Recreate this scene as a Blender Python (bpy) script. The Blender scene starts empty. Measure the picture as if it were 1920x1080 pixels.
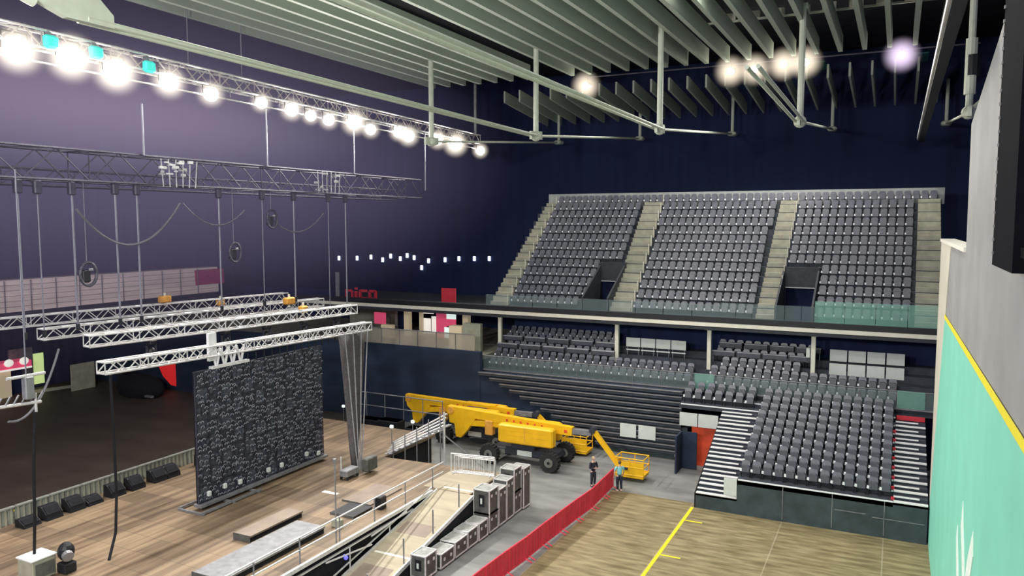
import bpy, bmesh, math, random
from mathutils import Vector, Matrix
random.seed(7)
S = bpy.context.scene
C = S.collection
PI = math.pi

# ---------------------------------------------------------------- materials
def node_mat(name):
    m = bpy.data.materials.new(name); m.use_nodes = True
    return m, m.node_tree.nodes, m.node_tree.links
def mat(name, col, rough=.6, metal=0., var=.12, scale=3., bump=0., spec=.4, stretch=None):
    m, n, l = node_mat(name)
    b = n['Principled BSDF']
    b.inputs['Roughness'].default_value = rough
    b.inputs['Metallic'].default_value = metal
    b.inputs['Specular IOR Level'].default_value = spec
    if var <= 0:
        b.inputs['Base Color'].default_value = (*col, 1); return m
    tc = n.new('ShaderNodeTexCoord'); mp = n.new('ShaderNodeMapping')
    if stretch: mp.inputs['Scale'].default_value = stretch
    nz = n.new('ShaderNodeTexNoise'); nz.inputs['Scale'].default_value = scale; nz.inputs['Detail'].default_value = 3
    rp = n.new('ShaderNodeValToRGB')
    rp.color_ramp.elements[0].position = .3; rp.color_ramp.elements[1].position = .7
    rp.color_ramp.elements[0].color = (*[c*(1-var) for c in col], 1)
    rp.color_ramp.elements[1].color = (*[min(1, c*(1+var)) for c in col], 1)
    l.new(tc.outputs['Object'], mp.inputs['Vector']); l.new(mp.outputs['Vector'], nz.inputs['Vector'])
    l.new(nz.outputs['Fac'], rp.inputs['Fac']); l.new(rp.outputs['Color'], b.inputs['Base Color'])
    if bump:
        bp = n.new('ShaderNodeBump'); bp.inputs['Strength'].default_value = bump
        l.new(nz.outputs['Fac'], bp.inputs['Height']); l.new(bp.outputs['Normal'], b.inputs['Normal'])
    return m
def emit(name, col, s):
    m, n, l = node_mat(name)
    b = n['Principled BSDF']
    b.inputs['Base Color'].default_value = (*col, 1)
    b.inputs['Emission Color'].default_value = (*col, 1)
    b.inputs['Emission Strength'].default_value = s
    return m
def haze_glow_mat(name, col, s, power=1.5):
    # painted haze glow, put in by emission: thickest in the middle of its ball (unit ball in object space), fading to nothing at the rim
    m, n, l = node_mat(name)
    n.remove(n['Principled BSDF'])
    e = n.new('ShaderNodeEmission'); e.inputs['Color'].default_value = (*col, 1)
    tc = n.new('ShaderNodeTexCoord'); d = n.new('ShaderNodeVectorMath'); d.operation = 'DOT_PRODUCT'
    l.new(tc.outputs['Object'], d.inputs[0]); l.new(tc.outputs['Object'], d.inputs[1])
    def mth(op, a, b):
        k = n.new('ShaderNodeMath'); k.operation = op; k.use_clamp = op == 'SUBTRACT'
        for i, v in enumerate((a, b)):
            if isinstance(v, (int, float)): k.inputs[i].default_value = v
            else: l.new(v, k.inputs[i])
        return k.outputs[0]
    l.new(mth('MULTIPLY', mth('POWER', mth('SUBTRACT', 1.0, d.outputs['Value']), power), s), e.inputs['Strength'])
    l.new(e.outputs['Emission'], n['Material Output'].inputs['Volume'])
    return m
def glass_mat(name, col, alpha):
    m, n, l = node_mat(name)
    b = n['Principled BSDF']
    b.inputs['Base Color'].default_value = (*col, 1); b.inputs['Roughness'].default_value = .08
    b.inputs['Alpha'].default_value = alpha
    return m

M = {}
M['navy'] = mat('navy_wall', (.010, .020, .075), .85, var=.2, scale=.4, stretch=(2.5, 2.5, .15))
M['navy2'] = mat('dark_blue_wall', (.020, .034, .070), .8, var=.25, scale=.5, stretch=(.4, .4, 2))
M['violet'] = mat('violet_black_wall', (.030, .028, .070), .85, var=.3, scale=.6, stretch=(2, 2, .1))
M['roof'] = mat('black_roof', (.010, .012, .020), .9, var=.4, scale=.6)
M['black'] = mat('black_metal', (.012, .013, .018), .5, var=.2)
M['blackfab'] = mat('black_fabric', (.010, .010, .014), .95, var=.3, scale=6)
M['seat'] = mat('charcoal_seat', (.060, .064, .088), .42, var=.2, scale=5, spec=.6)
M['seat2'] = mat('charcoal_seat_back', (.105, .11, .145), .36, var=.2, scale=5, spec=.6)
M['glint_and_edge'] = mat('pale_glint_and_edge', (.85, .87, .92), .35, var=.1)  # white of the painted seat glints, also used for row edges
M['step'] = mat('pale_concrete_step', (.36, .35, .28), .8, var=.15, scale=2.)
M['deck'] = mat('dark_deck', (.040, .048, .066), .7, var=.25, scale=2)
M['edge'] = mat('white_step_edge', (.78, .78, .80), .4, var=.08)
M['cream'] = mat('cream_paint', (.66, .63, .54), .6, var=.06, scale=1)
M['lip'] = mat('cream_edge_steel', (.72, .70, .60), .5, var=.05)
M['fascia'] = mat('dark_fascia', (.03, .034, .045), .6, var=.2)
M['parapet'] = mat('grey_parapet', (.34, .36, .36), .7, var=.1)
M['riser'] = mat('slate_panel', (.045, .064, .072), .65, var=.3, scale=1.3)
M['white'] = mat('white_panel', (.62, .66, .64), .55, var=.06, scale=2)
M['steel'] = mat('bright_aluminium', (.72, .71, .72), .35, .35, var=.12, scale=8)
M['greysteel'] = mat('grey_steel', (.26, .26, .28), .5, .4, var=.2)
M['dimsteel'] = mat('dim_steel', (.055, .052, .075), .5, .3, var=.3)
M['wire'] = mat('hoist_wire', (.20, .20, .25), .5, .2, var=.1)
M['beam'] = mat('sage_white_steel', (.62, .66, .56), .5, var=.06)
M['baffle'] = mat('sage_baffle', (.39, .45, .385), .8, var=.10, scale=.5, stretch=(1, .15, 3))
M['yellow'] = mat('machine_yellow', (.86, .48, .012), .4, var=.08, scale=2)
M['orange'] = mat('faded_orange', (.75, .36, .06), .6, var=.2)
M['rubber'] = mat('tyre_rubber', (.022, .022, .024), .85, var=.3)
M['hub'] = mat('wheel_hub', (.20, .21, .19), .5, .3, var=.2)
M['chassis'] = mat('chassis_dark', (.03, .035, .05), .6, var=.2)
M['red'] = mat('barrier_red', (.84, .045, .085), .5, var=.12, scale=2)
M['redglow'] = mat('signal_red', (.55, .03, .05), .6, var=.1)
M['doorred'] = mat('door_red', (.72, .08, .03), .5, var=.2, scale=2)
M['pink'] = mat('magenta_red', (.40, .03, .10), .6, var=.2)
M['case'] = mat('case_panel', (.10, .10, .095), .6, var=.3, scale=4)
M['casetop'] = mat('case_lid', (.30, .30, .29), .5, var=.3, scale=4)
M['ply'] = mat('plywood_ramp', (.40, .345, .255), .75, var=.14, scale=1.2, stretch=(.4, 2, 1))
M['ply2'] = mat('worn_plywood', (.27, .215, .175), .75, var=.15, scale=1.2)
M['tape'] = mat('yellow_tape', (.85, .70, .02), .5, var=.05)
M['whitepaint'] = mat('white_paint', (.80, .78, .70), .6, var=.06)
M['stagewood'] = None
M['green'] = mat('mint_green_paint', (.23, .68, .54), .6, var=.05, scale=.6)
M['grey'] = mat('grey_plaster', (.30, .30, .31), .85, var=.10, scale=.5)
M['mintwhite'] = mat('mint_white_paint', (.80, .93, .88), .6, var=.08, scale=5)
M['yline'] = mat('yellow_stripe_paint', (.92, .80, .03), .5, var=.03)
M['skin'] = mat('skin_tone', (.60, .38, .28), .6, var=.05)
M['hair'] = mat('fair_hair', (.45, .33, .20), .7, var=.2, scale=20)
M['hair2'] = mat('dark_hair', (.10, .07, .05), .7, var=.2, scale=20)
M['jacket'] = mat('dark_jacket', (.018, .020, .032), .8, var=.2)
M['trouser'] = mat('dark_trousers', (.022, .028, .05), .8, var=.2)
M['cyan'] = mat('light_blue_shirt', (.25, .60, .70), .7, var=.1)
M['shoe'] = mat('pinkish_white_shoes', (.75, .55, .52), .6, var=.1)
M['shoed'] = mat('dark_shoes', (.03, .03, .035), .6, var=.1)
M['gauze'] = mat('grey_gauze', (.075, .066, .068), .9, var=.4, scale=5, stretch=(4, 4, .3))
M['led'] = mat('led_back_casing', (.050, .056, .080), .5, var=.5, scale=5)
M['ledmod'] = mat('led_module', (.095, .105, .145), .45, .3, var=.4, scale=9)
M['cable'] = mat('grey_cable', (.10, .10, .12), .6, var=.1)
M['lamp'] = emit('lamp_face', (1, .97, .86), 40)
M['lamp2'] = emit('ceiling_lamp_face', (1, .93, .78), 25)
M['smalllamp'] = emit('small_cool_lamp', (.75, .85, 1), 1.6)
M['warmwhite'] = emit('lit_white', (1, .97, .9), .55)
M['coolwhite'] = emit('lit_cool_white', (.85, 1, .95), .7)
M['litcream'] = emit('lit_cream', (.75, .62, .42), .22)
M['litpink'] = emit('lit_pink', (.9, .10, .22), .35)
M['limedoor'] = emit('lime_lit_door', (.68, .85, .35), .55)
M['teal'] = emit('teal_fixture', (.05, .75, .65), .45)
M['bluelamp'] = emit('blue_lamp', (.12, .10, 1.0), 1.5)
M['glass'] = glass_mat('green_glass', (.30, .62, .52), .30)
M['glass2'] = glass_mat('grey_glass', (.30, .40, .42), .16)
M['palestand'] = mat('pale_pink_boards', (.86, .70, .68), .8, var=.15, scale=.8, stretch=(1, .15, 3))
M['desk'] = mat('pale_desk_edge', (.50, .50, .55), .5, var=.1)

def floor_mat():
    m, n, l = node_mat('arena_floor')
    b = n['Principled BSDF']; b.inputs['Roughness'].default_value = .55; b.inputs['Specular IOR Level'].default_value = .3
    tc = n.new('ShaderNodeTexCoord')
    sx = n.new('ShaderNodeSeparateXYZ'); l.new(tc.outputs['Object'], sx.inputs[0])
    def ramp(lo, hi, fac):
        r = n.new('ShaderNodeValToRGB'); r.color_ramp.elements[0].color = (*lo, 1); r.color_ramp.elements[1].color = (*hi, 1)
        r.color_ramp.elements[0].position = .32; r.color_ramp.elements[1].position = .68
        l.new(fac, r.inputs['Fac']); return r.outputs['Color']
    def noise(sc, st):
        mp = n.new('ShaderNodeMapping'); mp.inputs['Scale'].default_value = st
        nz = n.new('ShaderNodeTexNoise'); nz.inputs['Scale'].default_value = sc; nz.inputs['Detail'].default_value = 4
        l.new(tc.outputs['Object'], mp.inputs['Vector']); l.new(mp.outputs['Vector'], nz.inputs['Vector']); return nz.outputs['Fac']
    tan = ramp((.150, .115, .056), (.345, .28, .160), noise(1.6, (.45, 2.2, 1)))
    grey = ramp((.16, .165, .165), (.27, .275, .27), noise(.8, (.5, 1.5, 1)))
    brown = ramp((.085, .066, .052), (.120, .094, .076), noise(.5, (.5, 1, 1)))
    # pale joints between the tan mats
    br = n.new('ShaderNodeTexBrick'); br.inputs['Scale'].default_value = 1; br.inputs['Brick Width'].default_value = 4.6
    br.inputs['Row Height'].default_value = 400; br.inputs['Mortar Size'].default_value = .03; br.offset = 0
    mp = n.new('ShaderNodeMapping'); mp.inputs['Location'].default_value = (.1, 0, 0)
    l.new(tc.outputs['Object'], mp.inputs['Vector']); l.new(mp.outputs['Vector'], br.inputs['Vector'])
    mj = n.new('ShaderNodeMixRGB'); mj.inputs['Color2'].default_value = (.45, .40, .30, 1)
    ml = n.new('ShaderNodeMath'); ml.operation = 'MULTIPLY'; ml.inputs[1].default_value = .45
    l.new(br.outputs['Fac'], ml.inputs[0]); l.new(ml.outputs[0], mj.inputs['Fac']); l.new(tan, mj.inputs['Color1'])
    def thr(v, out):
        t = n.new('ShaderNodeMath'); t.operation = 'GREATER_THAN'; t.inputs[1].default_value = v; l.new(out, t.inputs[0]); return t.outputs[0]
    m1 = n.new('ShaderNodeMixRGB'); l.new(thr(-34.6, sx.outputs['X']), m1.inputs['Fac']); l.new(brown, m1.inputs['Color1']); l.new(grey, m1.inputs['Color2'])
    far = thr(40.6, sx.outputs['Y']); inv = n.new('ShaderNodeMath'); inv.operation = 'SUBTRACT'; inv.inputs[0].default_value = 1; l.new(far, inv.inputs[1])
    an = n.new('ShaderNodeMath'); an.operation = 'MULTIPLY'; l.new(thr(-13.9, sx.outputs['X']), an.inputs[0]); l.new(inv.outputs[0], an.inputs[1])
    m2 = n.new('ShaderNodeMixRGB'); l.new(an.outputs[0], m2.inputs['Fac']); l.new(m1.outputs['Color'], m2.inputs['Color1']); l.new(mj.outputs['Color'], m2.inputs['Color2'])
    l.new(m2.outputs['Color'], b.inputs['Base Color'])
    return m
M['floor'] = floor_mat()
def stage_mat():
    m, n, l = node_mat('stage_boards')
    b = n['Principled BSDF']; b.inputs['Roughness'].default_value = .6
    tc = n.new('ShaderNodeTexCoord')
    mp = n.new('ShaderNodeMapping'); mp.inputs['Scale'].default_value = (2.6, .16, 1)
    nz = n.new('ShaderNodeTexNoise'); nz.inputs['Scale'].default_value = 1.1; nz.inputs['Detail'].default_value = 5
    br = n.new('ShaderNodeTexBrick'); br.inputs['Scale'].default_value = 1; br.inputs['Brick Width'].default_value = 2.44; br.inputs['Row Height'].default_value = 1.22
    br.inputs['Mortar Size'].default_value = .012; br.inputs['Color1'].default_value = (.70, .68, .66, 1); br.inputs['Color2'].default_value = (1.15, 1.13, 1.08, 1); br.inputs['Mortar'].default_value = (.5, .5, .5, 1)
    r = n.new('ShaderNodeValToRGB'); r.color_ramp.elements[0].position = .3; r.color_ramp.elements[1].position = .7
    r.color_ramp.elements[0].color = (.105, .066, .040, 1); r.color_ramp.elements[1].color = (.33, .24, .155, 1)
    mx = n.new('ShaderNodeMixRGB'); mx.blend_type = 'MULTIPLY'; mx.inputs['Fac'].default_value = 1
    l.new(tc.outputs['Object'], mp.inputs['Vector']); l.new(mp.outputs['Vector'], nz.inputs['Vector']); l.new(nz.outputs['Fac'], r.inputs['Fac'])
    l.new(tc.outputs['Object'], br.inputs['Vector']); l.new(r.outputs['Color'], mx.inputs['Color1']); l.new(br.outputs['Color'], mx.inputs['Color2'])
    l.new(mx.outputs['Color'], b.inputs['Base Color'])
    return m
M['stagewood'] = stage_mat()

# ---------------------------------------------------------------- mesh helpers (world coordinates; build() makes them relative to the thing)
class MB:
    def __init__(s): s.v = []; s.f = []
    def raw(s, vs, fs):
        o = len(s.v); s.v += [Vector(v) for v in vs]; s.f += [tuple(i+o for i in f) for f in fs]; return s
    def box(s, x0, x1, y0, y1, z0, z1):
        return s.raw([(x0,y0,z0),(x1,y0,z0),(x1,y1,z0),(x0,y1,z0),(x0,y0,z1),(x1,y0,z1),(x1,y1,z1),(x0,y1,z1)],
                     [(0,3,2,1),(4,5,6,7),(0,1,5,4),(1,2,6,5),(2,3,7,6),(3,0,4,7)])
    def cbox(s, c, d, bev=0.):
        x, y, z = c; a, b, e = d[0]/2, d[1]/2, d[2]/2
        if not bev: return s.box(x-a, x+a, y-b, y+b, z-e, z+e)
        # bevelled box: octagonal outline in xy, chamfered top and bottom
        def ring(k, zz):
            p = a-k; q = b-k; t = bev
            return [(x-p+t,y-q,zz),(x+p-t,y-q,zz),(x+p,y-q+t,zz),(x+p,y+q-t,zz),(x+p-t,y+q,zz),(x-p+t,y+q,zz),(x-p,y+q-t,zz),(x-p,y-q+t,zz)]
        vs = ring(bev, z-e)+ring(0, z-e+bev)+ring(0, z+e-bev)+ring(bev, z+e)
        fs = [tuple(reversed(range(8))), tuple(range(24, 32))]
        for k in range(3):
            for i in range(8):
                j = (i+1) % 8; fs.append((k*8+i, k*8+j, k*8+8+j, k*8+8+i))
        return s.raw(vs, fs)
    def bar(s, p, q, r, n=6, r2=None):
        p = Vector(p); q = Vector(q); d = (q-p)
        if d.length < 1e-6: return s
        d.normalize(); u = d.orthogonal().normalized(); w = d.cross(u); r2 = r if r2 is None else r2
        vs = [p+(u*math.cos(2*PI*i/n)+w*math.sin(2*PI*i/n))*r for i in range(n)]+[q+(u*math.cos(2*PI*i/n)+w*math.sin(2*PI*i/n))*r2 for i in range(n)]
        return s.raw(vs, [tuple(reversed(range(n))), tuple(range(n, 2*n))]+[(i, (i+1) % n, n+(i+1) % n, n+i) for i in range(n)])
    def tube(s, pts, r, n=6):
        for a, b in zip(pts, pts[1:]): s.bar(a, b, r, n)
        return s
    def beam(s, p, q, w, h):          # rectangular bar, w across, h upright
        p = Vector(p); q = Vector(q); d = (q-p).normalized(); up = Vector((0,0,1))
        if abs(d.z) > .95: up = Vector((0,1,0))
        u = d.cross(up).normalized()*(w/2); t = u.cross(d).normalized()*(h/2)
        vs = [p-u-t, p+u-t, p+u+t, p-u+t, q-u-t, q+u-t, q+u+t, q-u+t]
        return s.raw(vs, [(0,3,2,1),(4,5,6,7),(0,1,5,4),(1,2,6,5),(2,3,7,6),(3,0,4,7)])
    def poly(s, pts, off):            # flat polygon extruded by off
        n = len(pts); off = Vector(off); a = [Vector(p) for p in pts]
        return s.raw(a+[p+off for p in a], [tuple(range(n)), tuple(reversed(range(n, 2*n)))]+[(i, n+i, n+(i+1) % n, (i+1) % n) for i in range(n)])
    def ball(s, c, r, n=10, m=6, sc=(1,1,1)):
        c = Vector(c); vs = []; fs = []
        for j in range(m+1):
            th = PI*j/m
            for i in range(n):
                ph = 2*PI*i/n
                vs.append(c+Vector((r*sc[0]*math.sin(th)*math.cos(ph), r*sc[1]*math.sin(th)*math.sin(ph), r*sc[2]*math.cos(th))))
        for j in range(m):
            for i in range(n): fs.append((j*n+i, (j+1)*n+i, (j+1)*n+(i+1) % n, j*n+(i+1) % n))
        return s.raw(vs, fs)
    def build(s, name, m, parent=None, smooth=False):
        me = bpy.data.meshes.new(name)
        o0 = parent_loc(parent)
        me.from_pydata([v-o0 for v in s.v], [], s.f); me.update()
        bm = bmesh.new(); bm.from_mesh(me); bmesh.ops.remove_doubles(bm, verts=bm.verts, dist=1e-5) if smooth else None
        bmesh.ops.recalc_face_normals(bm, faces=bm.faces); bm.to_mesh(me); bm.free()
        if smooth:
            for p in me.polygons: p.use_smooth = True
        me.materials.append(m)
        o = bpy.data.objects.new(name, me); C.objects.link(o)
        if parent: o.parent = parent
        return o
def parent_loc(p):
    v = Vector((0,0,0))
    while p is not None: v += p.location; p = p.parent
    return v
def tag(o, label=None, cat=None, group=None, kind=None):
    if label: o['label'] = label
    if cat: o['category'] = cat
    if group: o['group'] = group
    if kind: o['kind'] = kind
    return o
def thing(name, loc, label, cat, group=None):
    o = bpy.data.objects.new(name, None); o.empty_display_size = .2; C.objects.link(o); o.location = loc
    return tag(o, label, cat, group)
def recenter(o):                     # put a lone mesh's origin at its base
    me = o.data; xs = [v.co for v in me.vertices]
    c = Vector((sum((min(v[i] for v in xs), max(v[i] for v in xs)))/2 for i in range(3))) if False else Vector(((min(v.x for v in xs)+max(v.x for v in xs))/2, (min(v.y for v in xs)+max(v.y for v in xs))/2, min(v.z for v in xs)))
    me.transform(Matrix.Translation(-c)); o.location = c; return o
def struct(name, mb, m, label=None):
    return tag(mb.build(name, m), label, None, None, 'structure')
def single(name, mb, m, label, cat, group=None, smooth=False):
    return tag(recenter(mb.build(name, m, None, smooth)), label, cat, group)
def haze_glow_ball(name, c, sc, m, label, group=None):
    o = MB().ball((0, 0, 0), 1, 24, 14).build(name, m, None, True)
    o.location = c; o.scale = sc
    return tag(o, label, 'haze', group, 'stuff')  # every ball is painted glow, put in by emission
def copy_tree(o, parent=None):
    c = o.copy(); C.objects.link(c)
    if parent: c.parent = parent
    for ch in list(o.children): copy_tree(ch, c)
    return c
ORD = ['first','second','third','fourth','fifth','sixth','seventh','eighth','ninth','tenth','eleventh','twelfth','thirteenth','fourteenth','fifteenth','sixteenth','seventeenth','eighteenth','nineteenth','twentieth','twenty-first','twenty-second','twenty-third','twenty-fourth','twenty-fifth','twenty-sixth','twenty-seventh','twenty-eighth','twenty-ninth','thirtieth','thirty-first','thirty-second']

# ---------------------------------------------------------------- camera
cam = bpy.data.objects.new('camera', bpy.data.cameras.new('camera')); C.objects.link(cam)
cam.location = (0, 0, 15); cam.rotation_euler = (math.radians(90-4.832), 0, math.radians(26.405))
cam.data.sensor_width = 36; cam.data.lens = 36*1455/1920; cam.data.clip_end = 400; cam.data.clip_start = .1
S.camera = cam
S.view_settings.view_transform = 'Standard'; S.view_settings.look = 'None'
w = bpy.data.worlds.new('world'); S.world = w; w.use_nodes = True
w.node_tree.nodes['Background'].inputs['Color'].default_value = (.55, .65, 1.0, 1)
w.node_tree.nodes['Background'].inputs['Strength'].default_value = .22

# ---------------------------------------------------------------- shell
struct('floor', MB().box(-71, 7, 0, 71, -.3, 0), M['floor'])
struct('ceiling', MB().box(-71, 7, -2, 71, 29, 29.3), M['roof'])
struct('wall_back', MB().box(-71, 7, 70, 70.5, 0, 29), M['navy'])
struct('wall_left', MB().box(-71, -70, 0, 70.5, 0, 29), M['violet'])
struct('wall_right_far', MB().box(6.5, 7, 41, 70.5, 0, 29), M['navy'])
# near right wall: grey, higher nearer the camera
Yn = 4
struct('wall_right', MB().poly([(1.82, Yn, 0), (1.82, 41, 0), (1.82, 41, 14.1), (1.82, 26.6, 14.25), (1.82, 26.9, 17.9), (1.82, 20.4, 19.0), (1.82, 14, 20.3), (1.82, Yn, 21)], (.5, 0, 0)), M['grey'])
struct('trim_1', MB().poly([(1.80, 41.02, 1.55), (1.80, 40.5, 1.55), (1.80, 33.7, 14.12), (1.80, 41.02, 14.12)], (.04, 0, 0)), M['cream'], 'cream end strip of the mint and grey wall')
struct('trim_2', MB().box(1.76, 2.35, 26.6, 41.05, 14.12, 14.25), M['whitepaint'], 'white capping on top of the grey wall')
# lower dark wall under the concourse, and back walls under the balcony
struct('wall_concourse', MB().box(-70, -26.4, 48, 48.4, 0, 5.8), M['navy2'])
struct('wall_lobby', MB().box(-70, 2.4, 62, 62.4, 0, 8.2), M['navy'])
struct('wall_under_terrace', MB().box(-26.4, 2.4, 53.6, 53.9, 0, 8.2), M['navy'])
struct('wall_vomitory', MB().box(-26.4, -11.75, 48.05, 48.3, 0, 4.4), M['navy2'])
struct('trim_3', MB().box(-17.2, -11.4, 47.75, 48.05, 0, 2.1), M['riser'], 'slate panelling at the foot of the stand')
struct('floor_concourse', MB().box(-70, -26.6, 48.4, 62, 5.1, 5.4), M['step'], 'concourse floor')

# yellow floor line + ticks
single('floor_line', MB().box(-9.28, -9.12, 12, 40.0, .001, .006), M['tape'], 'long yellow line on the tan floor, running from the telescopic stand corner', 'floor line')
single('floor_mark', MB().box(-9.1, -8.25, 37.95, 38.07, .001, .005), M['tape'], 'short yellow tick beside the long line, nearer the stand', 'floor line')
single('floor_mark', MB().box(-9.1, -8.2, 33.4, 33.52, .001, .005), M['tape'], 'short yellow tick beside the long line, nearer the camera', 'floor line')
single('floor_line', MB().poly([(-43.6, 22.2, .002), (-40.0, 24.0, .002), (-40.0, 24.3, .002), (-43.6, 22.6, .002)], (0, 0, .005)), M['tape'], 'yellow strip on the dark floor beyond the stage', 'floor line')
single('light_patch', MB().poly([(-67.5, 41.6, .002), (-66.6, 46.2, .002), (-67.6, 46.4, .002), (-69.2, 41.6, .002)], (0, 0, .01)), M['whitepaint'], 'painted patch of light on the dark floor before the lit doorway', 'light patch')  # light spilling from the doorway, painted as a pale sheet

# ---------------------------------------------------------------- mint mural on the near right wall
mur = thing('wall_mural', (1.78, 22, 0), 'mint green mural painted on the right wall with yellow top stripe', 'mural')
MB().poly([(1.79, Yn, .0), (1.79, 40.6, 0), (1.79, 40.5, 1.6), (1.79, 35.25, 11.2), (1.79, Yn, 11.85)], (.025, 0, 0)).build('painted_panel', M['green'], mur)
tag(MB().poly([(1.775, Yn, 11.79), (1.775, 35.25, 11.18), (1.775, 35.25, 11.34), (1.775, Yn, 11.98)], (.02, 0, 0)).build('stripe', M['yline'], mur), 'yellow stripe')
em = MB()
def blade(pts):
    em.poly([(1.77, y, z) for y, z in pts], (.018, 0, 0))
blade([(22.9, 7.75), (23.1, 7.0), (22.2, 6.2), (21.5, 5.2), (20.9, 5.2), (21.7, 6.5), (22.6, 7.3)])
blade([(24.2, 6.65), (24.4, 6.2), (23.6, 5.2), (23.0, 4.6), (22.2, 4.6), (23.2, 5.6), (24.0, 6.3)])
blade([(20.0, 8.0), (21.0, 6.9), (21.9, 5.2), (21.2, 5.2), (20.2, 6.8), (19.75, 7.5)])
tag(em.build('leaf_emblem', M['mintwhite'], mur), 'white three-bladed leaf emblem')
# black opening frame high on the right wall, close to the camera
M['frame'] = mat('matt_black_frame', (.006, .006, .010), .95, spec=.05)
fr = thing('opening_frame', (1.6, 13, 14.3), 'black framed opening high in the grey wall at the right edge', 'frame')
MB().box(1.42, 1.8, 12.6, 15.15, 14.3, 24).build('upright', M['frame'], fr)
MB().box(1.5, 1.8, 6, 12.6, 14.52, 14.66).build('sill', M['frame'], fr)
MB().box(1.7, 1.8, 6, 12.6, 14.66, 21).build('inner_panel', M['grey'], fr)
for i in range(24): MB().cbox((1.41, 15.05, 14.5+i*.22), (.03, .06, .05)).build('bolt', M['greysteel'], fr)
# long black rail hanging by the right wall
hb = thing('hanging_rail', (1.25, 32, 20.6), 'long silver edged black rail hanging under the roof beside the right wall', 'rail')
MB().beam((1.15, 60, 20.6), (1.15, 22, 20.6), .35, .35).build('rail_body', M['black'], hb)
MB().beam((.95, 60, 20.68), (.95, 22, 20.68), .10, .22).build('rail_edge', M['edge'], hb)

# ---------------------------------------------------------------- seats
def seat_parts():
    b = MB()
    prof = [(-.20, .36), (.20, .36), (.215, .72), (.185, .82), (.11, .86), (-.11, .86), (-.185, .82), (-.215, .72)]
    b.poly([(x, .10+(z-.36)*.22, z) for x, z in prof], (0, .055, 0))
    p = MB()
    prof2 = [(-.19, .30), (.19, .30), (.20, .56), (.14, .66), (-.14, .66), (-.20, .56)]
    p.poly([(x, -.02+(z-.3)*.16, z) for x, z in prof2], (0, .085, .02))
    q = [MB().box(-.24, -.20, .04, .20, 0, .46), MB().box(.20, .24, .04, .20, 0, .46)]
    c = MB().box(-.27, -.17, -.04, .05, .34, .47)  # pale box paints the glint on the folded pan's edge
    return b, p, q, c
sb, sp, sq, scp = seat_parts()
SEATN = [0]
proto = None
REST = MB(); RESTGLINT = []
def put_seat(x, y, z, label, group):
    global proto
    if proto is None:
        proto = thing('stadium_seat', (0, 0, 0), label, 'seat', group)
        sb.build('backrest', M['seat2'], proto); sp.build('seat_pan', M['seat'], proto); [q.build('leg', M['black'], proto) for q in sq]; scp.build('pan_glint', M['glint_and_edge'], proto)
        o = proto
    else:
        o = copy_tree(proto); o['label'] = label; o['group'] = group
    o.location = (x, y, z); SEATN[0] += 1
def rest_seat(x, y, z):
    for mb in (sb, sp): REST.raw([v+Vector((x, y, z)) for v in mb.v], mb.f)
    RESTGLINT.append(MB().raw([v+Vector((x, y, z)) for v in scp.v], scp.f))

# ---------------------------------------------------------------- telescopic stand (front right)
T = thing('telescopic_stand', (-3.6, 44.5, 0), 'extended telescopic stand with rows of charcoal seats beside the mint wall', 'grandstand')
TD, TR, TZ = .85, .255, 1.85
front = MB().box(-6.95, 1.72, 40.0, 40.12, 0, 1.84)
front.build('front_panel', M['riser'], T)
MB().box(-9.05, -6.95, 40.0, 40.12, 0, .82).build('front_panel', M['riser'], T)
for x in (-4.7, -2.4, -.1): MB().box(x-.015, x+.015, 39.985, 40.0, .1, 1.8).build('panel_seam', M['greysteel'], T)
MB().box(-2.3, -.9, 39.985, 40.0, 1.02, 1.06).build('panel_seam', M['greysteel'], T); MB().box(-.6, 1.6, 39.985, 40.0, .92, .96).build('panel_seam', M['greysteel'], T)
for k in range(10):
    y = 40+TD*k; z = TZ+TR*k
    xl = -11.7 if k >= 8 else -6.95
    MB().box(xl, .25, y, y+TD+.02, z-TR-.02, z).build('deck', M['deck'], T)
ed = MB()
for k in range(10):
    y = 40+TD*k; z = TZ+TR*k
    ed.box(-6.9 if k < 8 else -11.6, .25, y-.03, y+.03, z-.05, z+.012)
ed.build('row_edge', M['glint_and_edge'], T)
for (xa, xb, lo, nm) in ((.25, 1.72, 0, 'aisle_steps'), (-9.05, -6.95, -4, 'aisle_steps')):
    st = MB(); eg = MB()
    for i in range(lo, 18 if lo == 0 else 16):
        y = 40+TD/2*(i-lo if False else i) if lo == 0 else 40+TD/2*(i+4)*16/20*1.0
        z = TZ+TR/2*i if lo == 0 else .84+(TZ+TR*8-.84)*(i+4)/20
        dy = TD/2 if lo == 0 else TD/2*16/20
        st.box(xa, xb, y, 47.6 if lo == 0 else 46.8, z-.16, z)
        major = (i % 2 == 0)
        eg.box(xa+.02, xb-(0 if major else .35), y-.06, y+(.19 if major else .07), z-.03, z+.02)
    st.build(nm, M['deck'], T); eg.build('step_edge', M['edge'], T)
MB().box(-7.6, -6.95, 39.96, 40.04, .95, 1.82).build('white_end_board', M['white'], T)
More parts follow.
